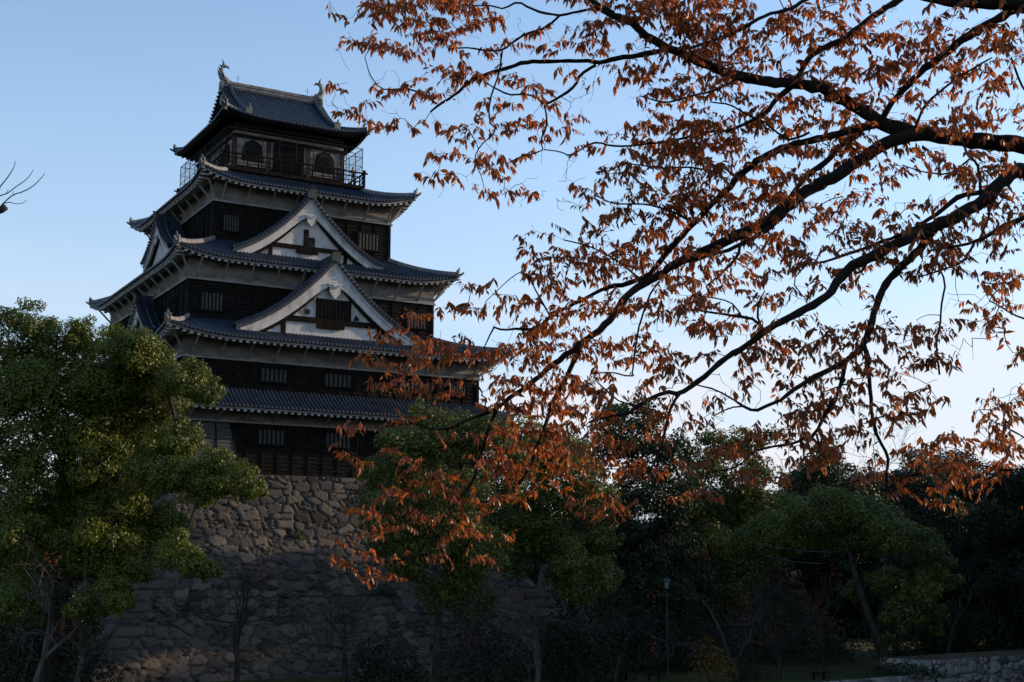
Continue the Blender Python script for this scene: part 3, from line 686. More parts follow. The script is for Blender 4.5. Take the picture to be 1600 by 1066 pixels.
# ================================================================= PEOPLE ON THE BALCONY
def person(loc,face,shirt,trousers,hairc,label,pose):
    """one continuous skinned body: joints and radii in metres, facing -Y before rotation"""
    V=[];Ed=[];Rd=[]
    def v(p,r,par=None):
        V.append(p);Rd.append(r)
        if par is not None: Ed.append((par,len(V)-1))
        return len(V)-1
    pel=v((0,0,.92),.135); wa=v((0,-.01,1.08),.125,pel); chs=v((0,-.02,1.27),.145,wa); nk0=v((0,0,1.43),.085,chs); nk=v((0,-.01,1.50),.052,nk0)
    h1=v((0,-.02,1.57),.075,nk); h2=v((0,-.02,1.65),.088,h1); h3=v((0,-.01,1.71),.070,h2)
    v((0,-.115,1.625),.014,h2)
    for s in (-1,1): v((s*.088,.0,1.635),.016,h2)
    for s in (-1,1):
        hp=v((s*.09,0,.86),.09,pel); kn=v((s*.10,-.02,.48),.060,hp); an=v((s*.10,.01,.09),.042,kn); v((s*.11,-.14,.035),.034,an)
        sh=v((s*.185,0,1.38),.062,nk0)
        el,wr=pose[0 if s<0 else 1]; e=v((s*el[0],el[1],el[2]),.044,sh); w_=v((s*wr[0],wr[1],wr[2]),.028,e)
        d=np.array(wr)-np.array(el); d/=np.linalg.norm(d); pw=np.array(wr)+d*.06; pm=v((s*pw[0],pw[1],pw[2]),.030,w_)
        for k,(o,l) in enumerate(((-.03,.065),(-.01,.075),(.01,.07),(.03,.055))):
            a=pw+d*.035+np.array([0,0,o]); b1=v((s*a[0],a[1],a[2]),.009,pm); c_=a+d*l*.6+np.array([-.02,0,0]); v((s*c_[0],c_[1],c_[2]),.008,b1)
        a=pw+np.array([-.03,-.01,.03]); v((s*a[0],a[1],a[2]),.010,pm)
    me=bpy.data.meshes.new('person'); me.from_pydata([tuple(map(float,p)) for p in V],Ed,[]); me.update()
    o=bpy.data.objects.new('person',me); col.objects.link(o); mo=o.modifiers.new('skin','SKIN')
    for i,r in enumerate(Rd): me.skin_vertices[0].data[i].radius=(r,r*.85 if i<4 else r); me.skin_vertices[0].data[i].use_root=(i==0)
    o.modifiers.new('sub','SUBSURF').levels=1
    dg=bpy.context.evaluated_depsgraph_get(); m2=bpy.data.meshes.new_from_object(o.evaluated_get(dg)); o.modifiers.clear(); o.data=m2
    m2.materials.clear()
    for m in ('skin',shirt,trousers,'dark'): m2.materials.append(M[m])
    for p in m2.polygons:
        c=p.center; k=1
        if c.z>1.47: k=0
        elif c.z<.08: k=3
        elif c.z<.93: k=2
        if k==1 and min((Vector((s*pose[i][1][0],pose[i][1][1],pose[i][1][2]))-c).length for i,s in ((0,-1),(1,1)))<.13: k=0
        p.material_index=k; p.use_smooth=True
    o.location=loc; o.rotation_euler=(0,0,face); tag(o,label,'person')
    hb=MB(); 
    for k in range(7):
        a=k/6*math.pi*.5; hb_r=.108*math.cos(a)
    lat=[(.112*math.cos(a),.02,1.60+.125*math.sin(a)+.03) for a in np.linspace(-.45,1.5,7)]
    G=[[(r*math.cos(t)*.95,.012+r*math.sin(t)+ (.0 if z>1.68 else .03),z) for t in np.linspace(-.5 if z<1.68 else -math.pi/2,math.pi+.5 if z<1.68 else math.pi*1.5,14)] for r,_,z in lat]; hb.grid(G)
    hh=hb.build('hair',hairc,o,True)
    for s in (-1,1):
        eb=MB(); eb.tube([(s*.032,-.102,1.655),(s*.032,-.108,1.655)],.011,6); eb.build('eye','dark',o)
    return o
M['skin']=mat('skin',(.45,.28,.20),(.52,.33,.24),8,.6); M['cloth_dark']=mat('cloth_dark',(.03,.032,.04),(.05,.05,.06),9,.9); M['cloth_pale']=mat('cloth_pale',(.22,.24,.22),(.32,.34,.31),9,.9); M['trousers']=mat('trousers',(.05,.055,.07),(.08,.085,.10),9,.9); M['hair']=mat('hair',(.012,.010,.009),(.03,.025,.02),30,.6)
cam_pose=(((.25,-.14,1.20),(.07,-.24,1.50)),((.25,-.14,1.20),(.07,-.24,1.50)))
rail_pose=(((.27,-.05,1.16),(.20,-.30,1.12)),((.27,-.08,1.16),(.22,-.30,1.12)))
person((3.95,-6.2,25.6),R(-20),'cloth_dark','trousers','hair','person in dark clothes raising a camera behind the top balcony railing',cam_pose)
cb=MB(); cb.box(-.07,.07,-.05,.02,-.045,.045); cb.tube([(0,-.05,0),(0,-.12,0)],.035,9); co=cb.build('camera','metal'); co.location=(3.86,-6.475,27.15); co.rotation_euler=(0,0,R(-20)); tag(co,'small camera held up by the person in dark clothes on the balcony','camera')
person((5.35,-6.15,25.6),R(-12),'cloth_pale','trousers','hair','person in pale jacket leaning on the railing at the right balcony corner',rail_pose)

# ================================================================= OTHER STONE WORK
def simple_off(k): return lambda d: d*k
b2=empty('stone_platform',(37,-15,-6.3),'dark battered stone platform behind the spreading tree, right of the keep','platform')
acc={'G':[],'c':[]}
stone_face(acc,(33,-20),(41.6,-20),boff,GZ-1,-6.3,res=.16,seed=5,cnr=(1,1)); stone_face(acc,(41.6,-20),(41.6,8),boff,GZ-1,-6.3,res=.25,seed=6,cnr=(1,1)); stone_face(acc,(33,8),(33,-20),boff,GZ-1,-6.3,res=.25,seed=7,cnr=(1,1))
stone_build(acc,'stone_facing','stone',b2); q=MB(); q.box(33,41.6,-20,8,-6.6,-6.25); q.build('earth_top','grass',b2); inv(b2)
def along(t,s=0): p=Aw+td*t+nd*s; return (p[0],p[1])
mw=empty('moat_wall',(*along(20),GZ),'pale irregular stone moat wall with a raised section at the lower right','wall')
acc={'G':[],'c':[]}
stone_face(acc,along(-60,.15),along(10.6,.15),simple_off(.12),-18.3,GZ+.10,cells=(.85,.62),res=.07,seed=8,amp=.16,gap=.22)
stone_face(acc,along(10.6,.15),along(45,.15),simple_off(.12),-18.3,GZ+.95,cells=(.95,.7),res=.07,seed=9,amp=.16,gap=.22,cnr=(None,None))
stone_face(acc,along(10.6,-4.),along(10.6,.15),simple_off(.05),GZ-.3,GZ+.95,cells=(.8,.6),res=.08,seed=10,amp=.1,gap=.2)
stone_build(acc,'stone_facing','stone_pale',mw)
M['earth']=mat('earth',(.06,.045,.03),(.13,.095,.06),1.5,.95,.1,.5,9)
q=MB(); pts=[along(10.6,.18),along(45,.18),along(45,-4),along(10.6,-4)]; q.box8([(x,y,z) for z in (GZ-.5,GZ+.93) for x,y in pts]); q.build('earth_top','earth',mw); inv(mw)

# ================================================================= TREES
class Grow:
    """a branching skeleton that reaches a set of points from given stems"""
    def __init__(s): s.P=[]; s.par=[]; s.r0=[]
    def stem(s,pts,rad,parent=-1,step=.3):
        pts=np.asarray(pts,float); last=parent; L_=0
        for i in range(len(pts)):
            s.P.append(pts[i]); s.par.append(last); s.r0.append(rad[i] if hasattr(rad,'__len__') else rad); last=len(s.P)-1
        return last
    def reach(s,A,step,wob,metric=None,r=None):
        A=np.asarray(A,float); met=metric if metric is not None else np.eye(3); Am=A@met.T; n=len(A)
        base=np.array(s.P)@met.T; best=np.full(n,9e9); bi=np.zeros(n,int)
        for k in range(0,len(base),400):
            D=np.linalg.norm(Am[:,None]-base[None,k:k+400],axis=2); j=D.argmin(1); d=D[np.arange(n),j]; m_=d<best; best[m_]=d[m_]; bi[m_]=j[m_]+k
        done=np.zeros(n,bool); end=np.zeros(n,int)
        for _ in range(n):
            i=int(np.argmin(np.where(done,9e9,best))); done[i]=True; p0=s.P[bi[i]]; p1=A[i]; d=p1-p0; ln_=np.linalg.norm(d); m_=max(1,int(ln_/step)); last=bi[i]; new=[]
            w_=rng.normal(size=3)*ln_*wob; w_-=d*(w_@d)/(ln_*ln_+1e-9); w_[2]-=ln_*.0
            for k in range(1,m_+1):
                t=k/m_; p=p0+d*t+w_*math.sin(t*math.pi)+(rng.normal(size=3)*step*.10 if k<m_ else 0)
                s.P.append(p); s.par.append(last); s.r0.append(0); last=len(s.P)-1; new.append(p)
            end[i]=last; base_i=len(s.P)-len(new); nm=np.array(new)@met.T
            D=np.linalg.norm(Am[:,None]-nm[None],axis=2); j=D.argmin(1); dd=D[np.arange(n),j]; m_=(dd<best)&~done; best[m_]=dd[m_]; bi[m_]=base_i+j[m_]
        return end
    def mesh(s,start,rmin,expo=.5,k=4,rk=1.0,rmax=9):
        n=len(s.P); cnt=np.zeros(n); kids=[[] for _ in range(n)]
        for i in range(n-1,-1,-1):
            if cnt[i]==0: cnt[i]=1
            if s.par[i]>=0: cnt[s.par[i]]+=cnt[i] if i>=start else 0; kids[s.par[i]].append(i)
        mb=MB(); rad=np.minimum(rmin*rk*cnt**expo,rmax); seen=np.zeros(n,bool)
        for i in range(start,n):
            if seen[i]: continue
            chain=[s.par[i]] if s.par[i]>=0 else []; cur=i
            while True:
                chain.append(cur); seen[cur]=True
                ks=[c for c in kids[cur] if c>=start and not seen[c]]
                if not ks: break
                cur=max(ks,key=lambda c:cnt[c])
            if len(chain)<2: continue
            rr=np.array([rad[c] for c in chain]); 
            if s.par[i]>=0: rr[0]=rr[1]
            mb.tube([s.P[c] for c in chain],rr,k,False)
        return mb
def leaf_quads(C,size,upb=.5,asp=.8,rad=None):
    """random leaf clusters quads at centres C"""
    n=len(C); N_=rng.normal(size=(n,3)); N_[:,2]+=upb; N_=N_ if rad is None else N_*.42+rad*.9; N_/=np.linalg.norm(N_,axis=1)[:,None]
    T=rng.normal(size=(n,3)); T-=N_*(T*N_).sum(1)[:,None]; T/=np.linalg.norm(T,axis=1)[:,None]; B=np.cross(N_,T)
    sz=(size*(.6+.8*rng.random(n)))[:,None]; T=T*sz*.5; B=B*sz*.5*asp; bend=N_*sz*.12
    return np.stack([C-T,C-B*.9+bend,C+T,C+B*.9+bend],1)
def bgtree(name,label,cat,group,bpx,depth,lobes,lm,trad=.35,leaf=.17,dens=1.,sub=9,bark='bark_far',flat=.8,basez=None,spread=1.,fork=None,red=0):
    bz=GZ if basez is None else basez; base=at(bpx,960,depth); base[2]=bz
    e=empty(name,tuple(base),label,cat,group)
    Cn=[];Rr=[]
    for l in lobes:
        d=(l[3] if len(l)>3 and l[3]>40 else depth+(l[3] if len(l)>3 else rng.normal()*1.2*spread)); Cn.append(at(l[0],l[1],d)); Rr.append(l[2]*d/F_PX*1.12)
    Cn=np.array(Cn); Rr=np.array(Rr)
    tgt=Cn.mean(0) if fork is None else at(fork[0],fork[1],depth)
    top=base+(tgt-base)*(.55 if fork is None else 1.); top[:2]=base[:2]+(tgt-base)[:2]*(.4 if fork is None else 1)
    g=Grow(); ts_=np.linspace(0,1,9); P=[base+(top-base)*t+np.array([math.sin(t*5+bpx),math.cos(t*4+bpx),0])*.18*t for t in ts_]
    g.stem(P,0)
    tm=MB(); h=[trad*(1.5 if t<.02 else 1.12-.42*t) for t in ts_]; tm.tube(P,h,9,False); tm.build('trunk',bark,e,True)
    st=len(g.P); PC=[];PR=[]
    order=np.argsort(np.linalg.norm(Cn-top,axis=1)); g.reach(Cn[order],1.0,.12)
    for c,r in zip(Cn,Rr):
        k=max(6,int(sub*1.5*(r/1.6)**.5)); D=rng.normal(size=(k,3)); D/=np.linalg.norm(D,axis=1)[:,None]; D[:,2]=D[:,2]*flat+.05
        for d in D: q_=rng.random(); PC.append(c+d*r*(.62+.42*q_)); PR.append(r*(.50-.26*q_))
        PC.append(c); PR.append(r*.75)
    PC=np.array(PC); PR=np.array(PR); g.reach(PC,.7,.14)
    g.mesh(st,.016,.52,5,rmax=trad*.75).build('limbs',bark,e)
    out=[];tone=[];rads=[]
    for c,r in zip(PC,PR):
        n=int(4*math.pi*r*r*dens/(leaf*leaf)*1.05)+3; D=rng.normal(size=(n,3)); D/=np.linalg.norm(D,axis=1)[:,None]; rr=r*(.45+.62*rng.random(n)**.6)
        # lumpy outline: small secondary clumps
        q=D*rr[:,None]; q[:,2]*=flat; q+=np.sin(D[:,[1,2,0]]*7+c.sum())*r*.10
        out.append(c+q); rads.append(D); tn=rng.random(); tone.append(np.clip(.35*tn+.15+.5*rng.random(n),0,1))
    C=np.concatenate(out); tone=np.concatenate(tone); Q=leaf_quads(C,leaf,rad=np.concatenate(rads))
    quads('foliage',Q,lm,e,{'tone':np.repeat(tone,4)})
    inv(e); return e
def leafm2(n,a,b,tr=.25,rough=.5,spec=.3): return mat(n,a,b,1.2,rough,spec,transl=tr,attr='tone')
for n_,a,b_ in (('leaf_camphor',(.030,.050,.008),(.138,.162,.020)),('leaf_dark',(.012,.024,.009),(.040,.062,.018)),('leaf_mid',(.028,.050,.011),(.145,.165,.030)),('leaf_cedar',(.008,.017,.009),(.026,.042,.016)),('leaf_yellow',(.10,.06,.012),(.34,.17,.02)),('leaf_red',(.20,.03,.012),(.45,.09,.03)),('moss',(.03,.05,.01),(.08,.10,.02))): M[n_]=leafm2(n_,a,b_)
gT='evergreen trees around the castle base'
bgtree('camphor_tree','large spreading camphor tree with yellowish green clumps at the left of the keep','tree',gT,70,72,
 [(40,505,36,-1),(10,560,45),(90,545,45),(140,530,33),(205,545,42,-2),(235,575,38),(150,600,55),(60,610,60),(250,620,48),(290,598,36,-3),(325,612,24,-3),(200,680,60),(120,670,50),(150,725,50),(185,635,50),(130,780,48),(100,738,26),(175,815,48),(215,600,40),(150,870,45),(20,700,55),(275,690,36,-2),
  (255,735,48,-3),(315,750,42,-4),(370,752,32,-5),(398,766,18,-5),(335,720,26,-4),(200,770,42),(40,760,40),(20,800,45),(30,850,50,-3),(130,850,50),(60,905,50),(210,870,42),(280,862,34,-5),(328,892,20,-6),(160,930,40,-4),(30,950,40,-4),(120,952,20,-6),(182,945,22,-6),(250,820,38),(95,800,45),(300,880,25,-6)],'leaf_camphor',.42,.125,1.15,13)
bgtree('evergreen_tree','dense black green tree low in the left corner behind the camphor','tree',gT,110,80,[(20,860,70),(100,840,70),(180,860,55),(60,940,70),(0,1000,60),(95,990,50),(172,885,32,85),(150,935,34,85),(122,990,32,84),(90,1040,38,83),(195,845,30,86),(-60,900,80),(60,1020,60)],'leaf_cedar',.35,.22,.8)
bgtree('evergreen_tree','dark evergreen tree with long trunk in front of the keep base','tree',gT,684,78,
 [(640,690,36),(610,745,40),(680,705,42),(725,675,44),(770,690,40),(600,800,36),(650,790,50),(720,780,55),(770,750,45),(700,850,48),(640,860,38),(690,925,36),(735,935,36),(755,860,40),(595,850,26),(620,700,30),(665,650,26),(590,780,30),(640,880,36),(800,720,36),(720,900,34)],'leaf_mid',.28,.16,.85,10)
bgtree('evergreen_tree','rounded dark green tree just right of the keep, under the orange leaves','tree',gT,905,86,
 [(820,690,46),(865,720,48),(850,780,55),(905,750,40),(935,790,36),(940,840,28),(915,870,36),(860,850,42),(800,800,50),(790,870,38),(880,700,34),(900,880,34),(940,900,30),(905,920,28),(870,900,22),(830,830,40)],'leaf_mid',.3,.17,.9,10)
bgtree('evergreen_tree','tall leafy tree with ragged top rising left of the sky gap','tree',gT,985,100,
 [(950,662,34),(1000,656,34),(935,705,38),(1000,705,44),(1052,700,34),(1062,745,36),(1005,765,46),(950,790,40),(1050,800,38),(985,840,40),(1030,870,38),(960,880,40),(1040,930,40),(1000,910,44),(970,940,40),(1060,860,36),(930,820,36),(1080,900,40),(1010,970,40)],'leaf_dark',.4,.22,.8,basez=GZ)
bgtree('evergreen_tree','airy green tree under the lowest arching limb, right of centre','tree',gT,1130,106,
 [(1120,692,32),(1165,688,28),(1196,682,20),(1100,740,38),(1150,742,42),(1190,735,24),(1130,800,46),(1180,795,40),(1085,850,45),(1140,870,45),(1100,930,45),(1190,870,40),(1080,790,40),(1150,920,40),(1080,970,40)],'leaf_mid',.35,.2,.75)
bgtree('conifer','pointed dark conifer top between the airy tree and the hanging twigs','tree',gT,1290,112,
 [(1292,706,20),(1285,735,32),(1255,755,32),(1322,750,34),(1290,790,50),(1350,775,32),(1240,800,40),(1340,830,50),(1270,860,50)],'leaf_dark',.35,.22,.8)
bgtree('camphor_tree','broad camphor tree with long bent dark limbs above the grass at the right','tree',gT,1385,95,
 [(1250,800,40),(1310,792,44),(1368,805,38),(1400,832,36),(1345,835,38),(1440,858,32),(1462,890,28),(1484,908,18),(1440,925,30),(1455,960,22),(1412,962,30),(1385,905,30),(1205,830,36),(1240,845,30),(1380,1000,16),(1330,925,18),(1466,985,12),(1160,850,30),(1300,840,30)],'leaf_mid',.30,.17,.85,10,fork=(1330,880))
bgtree('cedar_tree','dark bluish cedar behind the lower lamp at the far right','tree',gT,1500,118,
 [(1500,765,36),(1470,820,46),(1530,820,46),(1500,880,55),(1460,930,50),(1530,950,55),(1480,1000,45),(1420,880,40),(1400,780,34),(1430,750,28)],'leaf_cedar',.35,.17,1.0)
bgtree('cedar_tree','tall dark cedar cut off by the right frame edge','tree',gT,1580,110,
 [(1545,750,30),(1590,752,38),(1630,760,40),(1565,820,50),(1620,840,50),(1590,900,55),(1560,960,50),(1620,980,50),(1580,1010,40)],'leaf_cedar',.35,.17,1.0)
# rear belt and added shade trees
rear=bgtree('woodland_tree','distant dark tree of the wood behind the castle grounds; nearer copies right of view added for shade','tree','distant woodland trees',1330,150,
 [(1290,850,40),(1330,830,45),(1375,850,40),(1270,910,50),(1330,910,60),(1390,910,50),(1300,970,50),(1360,970,50)],'leaf_cedar',.3,.25,.9)
rc=[c for c in rear.children]
rear_and_shade_spots=[(2230,78,2.1),(2150,92,2.1),(2120,106,2.0),(2420,66,2.0),(2480,98,2.2),(1900,118,1.25),(2020,88,1.2),(1990,125,1.3),(2150,95,1.3),(2300,75,1.2),(2050,120,1.4),(-80,150,1.1),(20,140,.8),(130,155,1.1),(240,160,1.1),(620,175,1.2),(760,170,1.1),(900,165,1.1),(1010,150,1.0),(1120,150,1.1),(1220,160,1.3),(1440,160,1.5),(1530,150,1.4),(1660,160,1.3),(1750,160,1.3),(-200,150,1.2)]  # leading entries: unseen trees right of view, added to shade the keep base
for k,(px,d,sc_) in enumerate(rear_and_shade_spots):
    o=rear.copy(); col.objects.link(o); p=at(px,960,d); o.location=(p[0],p[1],GZ); o.scale=(sc_*1.1,sc_*1.1,sc_); o.rotation_euler=(0,0,k*1.3)
    for c in rc: c2=c.copy(); col.objects.link(c2); c2.parent=o; c2.matrix_parent_inverse=c.matrix_parent_inverse.copy()
# bare trees
def bare(name,label,bpx,depth,height,lean=(0,0),seed=0,bark='bark_far',leaves=40,lm='leaf_red',trad=.2,levels=5,group='bare trees at the foot of the stone base',basez=GZ,twist=.25):
    r=np.random.default_rng(seed); base=at(bpx,1000,depth); base[2]=basez
    e=empty(name,tuple(base),label,'tree',group); trunk=MB(); tw=MB(); tips=[]
    def rec(p,d,ln_,rad,lv):
        n=5; pts=[p]; q=p.copy(); dd=d.copy()
        for i in range(n):
            dd=dd+r.normal(size=3)*twist*.55; dd[2]+=.05 if lv<3 else .0; dd/=np.linalg.norm(dd); q=q+dd*ln_/n; pts.append(q.copy())
        (trunk if lv==0 else tw).tube(pts,np.linspace(rad,rad*.6,n+1),6 if lv<2 else (4 if lv<4 else 3),False)
        if lv>=levels: tips.append(q); return
        for c in range(r.integers(2,5) if lv else r.integers(3,5)):
            k=int(r.integers(2,n+1)) if c else n
            nd_=dd+r.normal(size=3)*(.75 if lv<2 else .65); nd_[2]+=.18; nd_/=np.linalg.norm(nd_)
            rec(pts[k],nd_,ln_*(.62+.22*r.random()),rad*.55,lv+1)
    d0=np.array([lean[0]*rt[0],lean[0]*rt[1],1.]); d0/=np.linalg.norm(d0); rec(base.copy(),d0,height*.38,trad,0)
    trunk.build('trunk',bark,e,True); tw.build('limbs',bark,e)
    if leaves and tips:
        T=np.array(tips); ctr=T[r.integers(0,len(T),max(1,leaves//25))]
        C=ctr[r.integers(0,len(ctr),leaves)]+r.normal(size=(leaves,3))*.35; quads('foliage',leaf_quads(C,.15,.2,.5),lm,e,{'tone':np.repeat(r.random(leaves),4)})
    inv(e); return e
for a in ((372,77,7.5,(.1,0),11,60,'gnarled bare tree with a few red leaves at the left of the stone base'),
          (545,79,6.5,(-.1,0),12,40,'slim bare tree in front of the middle of the stone base'),
          (700,77,6.,(.05,0),13,20,'leafless tree beside the long evergreen trunk'),
          (832,78,8.,(.25,0),14,90,'twisted bare tree with forked trunk where the keep base ends'),
          (960,84,7,(.1,0),21,60,'bare tree between the keep base corner and the taller lamp'),
          (1150,84,8.5,(-.1,0),15,120,'bare cherry tree with an orange tuft beside the yellow shrub'),
          (1215,86,7,(.2,0),16,160,'low bare tree with red leaves left of the grass'),
          (1290,92,6.5,(-.3,0),17,220,'crooked bare tree with scattered red leaves over the grass'),
          (60,66,7,(.2,0),18,50,'thicket of pale bare branches in the lower left corner'),
          (120,70,6.5,(.25,0),19,40,'bare tree with pale twigs in front of the left base corner'),
          (1585,108,7.5,(-.2,0),20,240,'bare tree with red leaves at the right edge above the moat wall')):
    bare('bare_tree',a[6],a[0],a[1],a[2],a[3],a[4],'bark_pale' if a[0]<300 or a[0]==832 else 'bark_far',a[5],trad=.19)
bare('bare_tree','leafless purplish tree crown beside the conifer on the skyline',1400,116,17,(0,0),31,'bark_far',0,trad=.3,levels=6)
bare('bare_tree','leafless dark tree among the cedars near the lower lamp',1480,104,9,(0,0),32,'bark_far',0,trad=.2,levels=5)

# shrubs and wall plants
def shrub(name,label,cat,c,rx,n,lm,leaf=.14,group=None):
    e=empty(name,tuple(c),label,cat,group); D=rng.normal(size=(n,3)); D/=np.linalg.norm(D,axis=1)[:,None]; D*= (.35+.65*rng.random(n)**.5)[:,None]; D[:,2]=np.abs(D[:,2])
    D+=np.sin(D[:,[2,0,1]]*6)*.12; C=np.asarray(c)+D*np.array(rx); quads('foliage',leaf_quads(C,leaf,.3,.5),lm,e,{'tone':np.repeat(rng.random(n),4)})
    st=MB()
    for i in range(7): p=C[rng.integers(0,n)]; st.tube([np.asarray(c),(np.asarray(c)+p)/2+[0,0,.1],p],[.03,.02,.008],4)
    st.build('stems','bark_far',e); inv(e)
c=at(1110,1000,83); c[2]=GZ; shrub('shrub','yellow and rust coloured shrub beside the bare cherry tree','shrub',c,(1.5,1.5,2.9),1300,'leaf_yellow',.12)
c=at(1165,1000,86); c[2]=GZ; shrub('shrub','low dark shrub between the yellow shrub and the grass','shrub',c,(1.6,1.3,1.3),1500,'leaf_dark',.13)
for px,d,rx,rz,lb in ((905,86,3.4,6.,'tall dark bush where the keep base meets the trees'),(1412,91,2.6,1.0,'low dark hedge against the end of the raised moat wall'),(600,84,2.6,3.0,'dark bush at the foot of the keep base under the evergreen'),(760,83,3.2,4.2,'dark bush to the right of the long evergreen trunk'),(870,90,3.,3.8,'dark bush behind the twisted bare tree'),(1000,95,4.,5.5,'tall dark bush behind the taller lamp'),(1075,97,4.,6.5,'tall dark bush behind the yellow shrub'),(1250,104,4.5,5.,'dark bush in front of the stone platform'),(1440,109,4.5,5.,'wide dark bush left of the raised moat wall'),(1505,108,4.5,4.5,'dark bush left of the lower lamp'),(1600,110,4.5,5.,'dark bush at the right frame edge above the moat wall'),(1900,92,7.,9.,'unseen tall dark hedge added for shade beyond the right frame edge, nearest to it'),(2080,88,8.,9.,'unseen tall dark hedge added for shade farther out beyond the right frame edge'),(2300,92,9.,10.,'unseen tall dark hedge added for shade farthest out beyond the right frame edge'),(40,74,5,5,'dark bush under the camphor at the lower left corner'),(70,84,4,4.5,'dark bush between the camphor and the base corner')):  # hedges past the right edge are unseen, added to block low sun under crowns
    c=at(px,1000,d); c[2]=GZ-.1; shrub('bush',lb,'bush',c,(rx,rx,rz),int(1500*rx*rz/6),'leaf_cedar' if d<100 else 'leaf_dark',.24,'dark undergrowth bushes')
def wallpt(px,py):
    best=None
    for d in np.linspace(70,110,401):
        p=at(px,py,d); e_=abs(p[1]-(-16.99-boff(max(0,-p[2]))))
        if best is None or e_<best[0]: best=(e_,p)
    return best[1]
for (px,py,r_,n,lb) in ((467,842,.55,420,'green tuft growing on the upper keep base wall'),(600,930,.75,600,'leafy tuft low on the keep base wall near its middle'),(655,925,.6,420,'small plant on the base wall left of the evergreen trunk'),(497,925,.7,420,'creeping green plant on the base wall below the tuft'),(445,935,.5,260,'faint small plant low on the base wall at the left'),(420,905,.4,160,'smallest sprig on the base wall, farthest left')):
    shrub('wall_plant',lb,'plant',wallpt(px,py),(r_*1.2,.35,r_*.8),n,'moss',.10,'plants rooted in the stone base')

# lamps
def lamp(px,depth,h,label):
    b_=at(px,1000,depth); b_[2]=GZ; e=empty('street_lamp',tuple(b_),label,'street lamp','park lamps'); x,y,z=b_
    p=MB(); p.tube([(x,y,z),(x,y,z+.35),(x,y,z+.4),(x,y,z+h-.75)],[.11,.10,.06,.045],9); p.tube([(x,y,z+h-.8),(x,y,z+h-.70)],[.05,.13],9); p.build('post','lampmetal',e)
    g=MB(); g.tube([(x,y,z+h-.68),(x,y,z+h-.22)],[.13,.20],6); g.build('lantern_glass','lampglass',e)
    f=MB()
    for k in range(6): a=k/6*2*math.pi; f.bar((x+.14*math.cos(a),y+.14*math.sin(a),z+h-.70),(x+.215*math.cos(a),y+.215*math.sin(a),z+h-.2),.025)
    f.tube([(x,y,z+h-.22),(x,y,z+h-.17),(x,y,z+h),(x,y,z+h+.12)],[.30,.29,.06,.02],6); f.build('lantern_cap','lampmetal',e); inv(e)
M['lampmetal']=mat('lampmetal',(.006,.025,.022),(.012,.04,.035),6,.5,.5); M['lampglass']=mat('lampglass',(.20,.27,.28),None,rough=.2,spec=.6)
lamp(1043,87,6.45,'tall green park lamp with hexagonal lantern beside the bare tree'); lamp(1549,110,4.95,'lower green park lamp in front of the dark cedars')
M['cable']=mat('cable',(.04,.055,.07),None,rough=.4)
# low benches, fence, cables
for px,d,lb in ((970,86,'low dark bench at the foot of the keep base corner'),(1021,86,'low dark bench just left of the taller lamp'),(1277,87,'small dark bench on the grass below the crooked tree')):
    c=at(px,1000,d); x,y=c[0],c[1]; e=empty('bench',(x,y,GZ),lb,'bench','low benches'); q=MB(); q.obox((x,y,GZ+.42),rt*.42,np.array([rt[1],-rt[0],0])*.2,(0,0,.04)); q.build('seat','post',e)
    for s in (-1,1): q=MB(); q.obox(np.array((x,y,GZ+.19))+rt*.32*s,rt*.05,np.array([rt[1],-rt[0],0])*.17,(0,0,.19)); q.build('leg','post',e)
    inv(e)
c0=at(1150,1000,89); c1_=at(1212,1000,89); c0[2]=c1_[2]=GZ; fe=empty('picket_fence',tuple(c0),'low thin picket fence between the shrubs and the grass','fence'); q=MB()
for t in np.linspace(0,1,19): p=c0+(c1_-c0)*t; q.box(p[0]-.02,p[0]+.02,p[1]-.02,p[1]+.02,GZ,GZ+.75)
for z in (.15,.65): q.bar(c0+[0,0,z],c1_+[0,0,z],.04)
q.build('pickets','bark_pale',fe); inv(fe)
for (a,b_,lb) in (((1185,850),(1300,863),'upper pale cable strung through the broad camphor tree'),((1195,868),(1285,881),'lower pale cable strung through the broad camphor tree')):
    p0=at(*a,86); p1=at(*b_,86); q=MB(); q.tube([p0+(p1-p0)*t-np.array([0,0,.12*math.sin(t*math.pi)]) for t in np.linspace(0,1,12)],.02,5); o=q.build('cable','cable'); tag(o,lb,'cable','cables in the tree')

# ENDBG

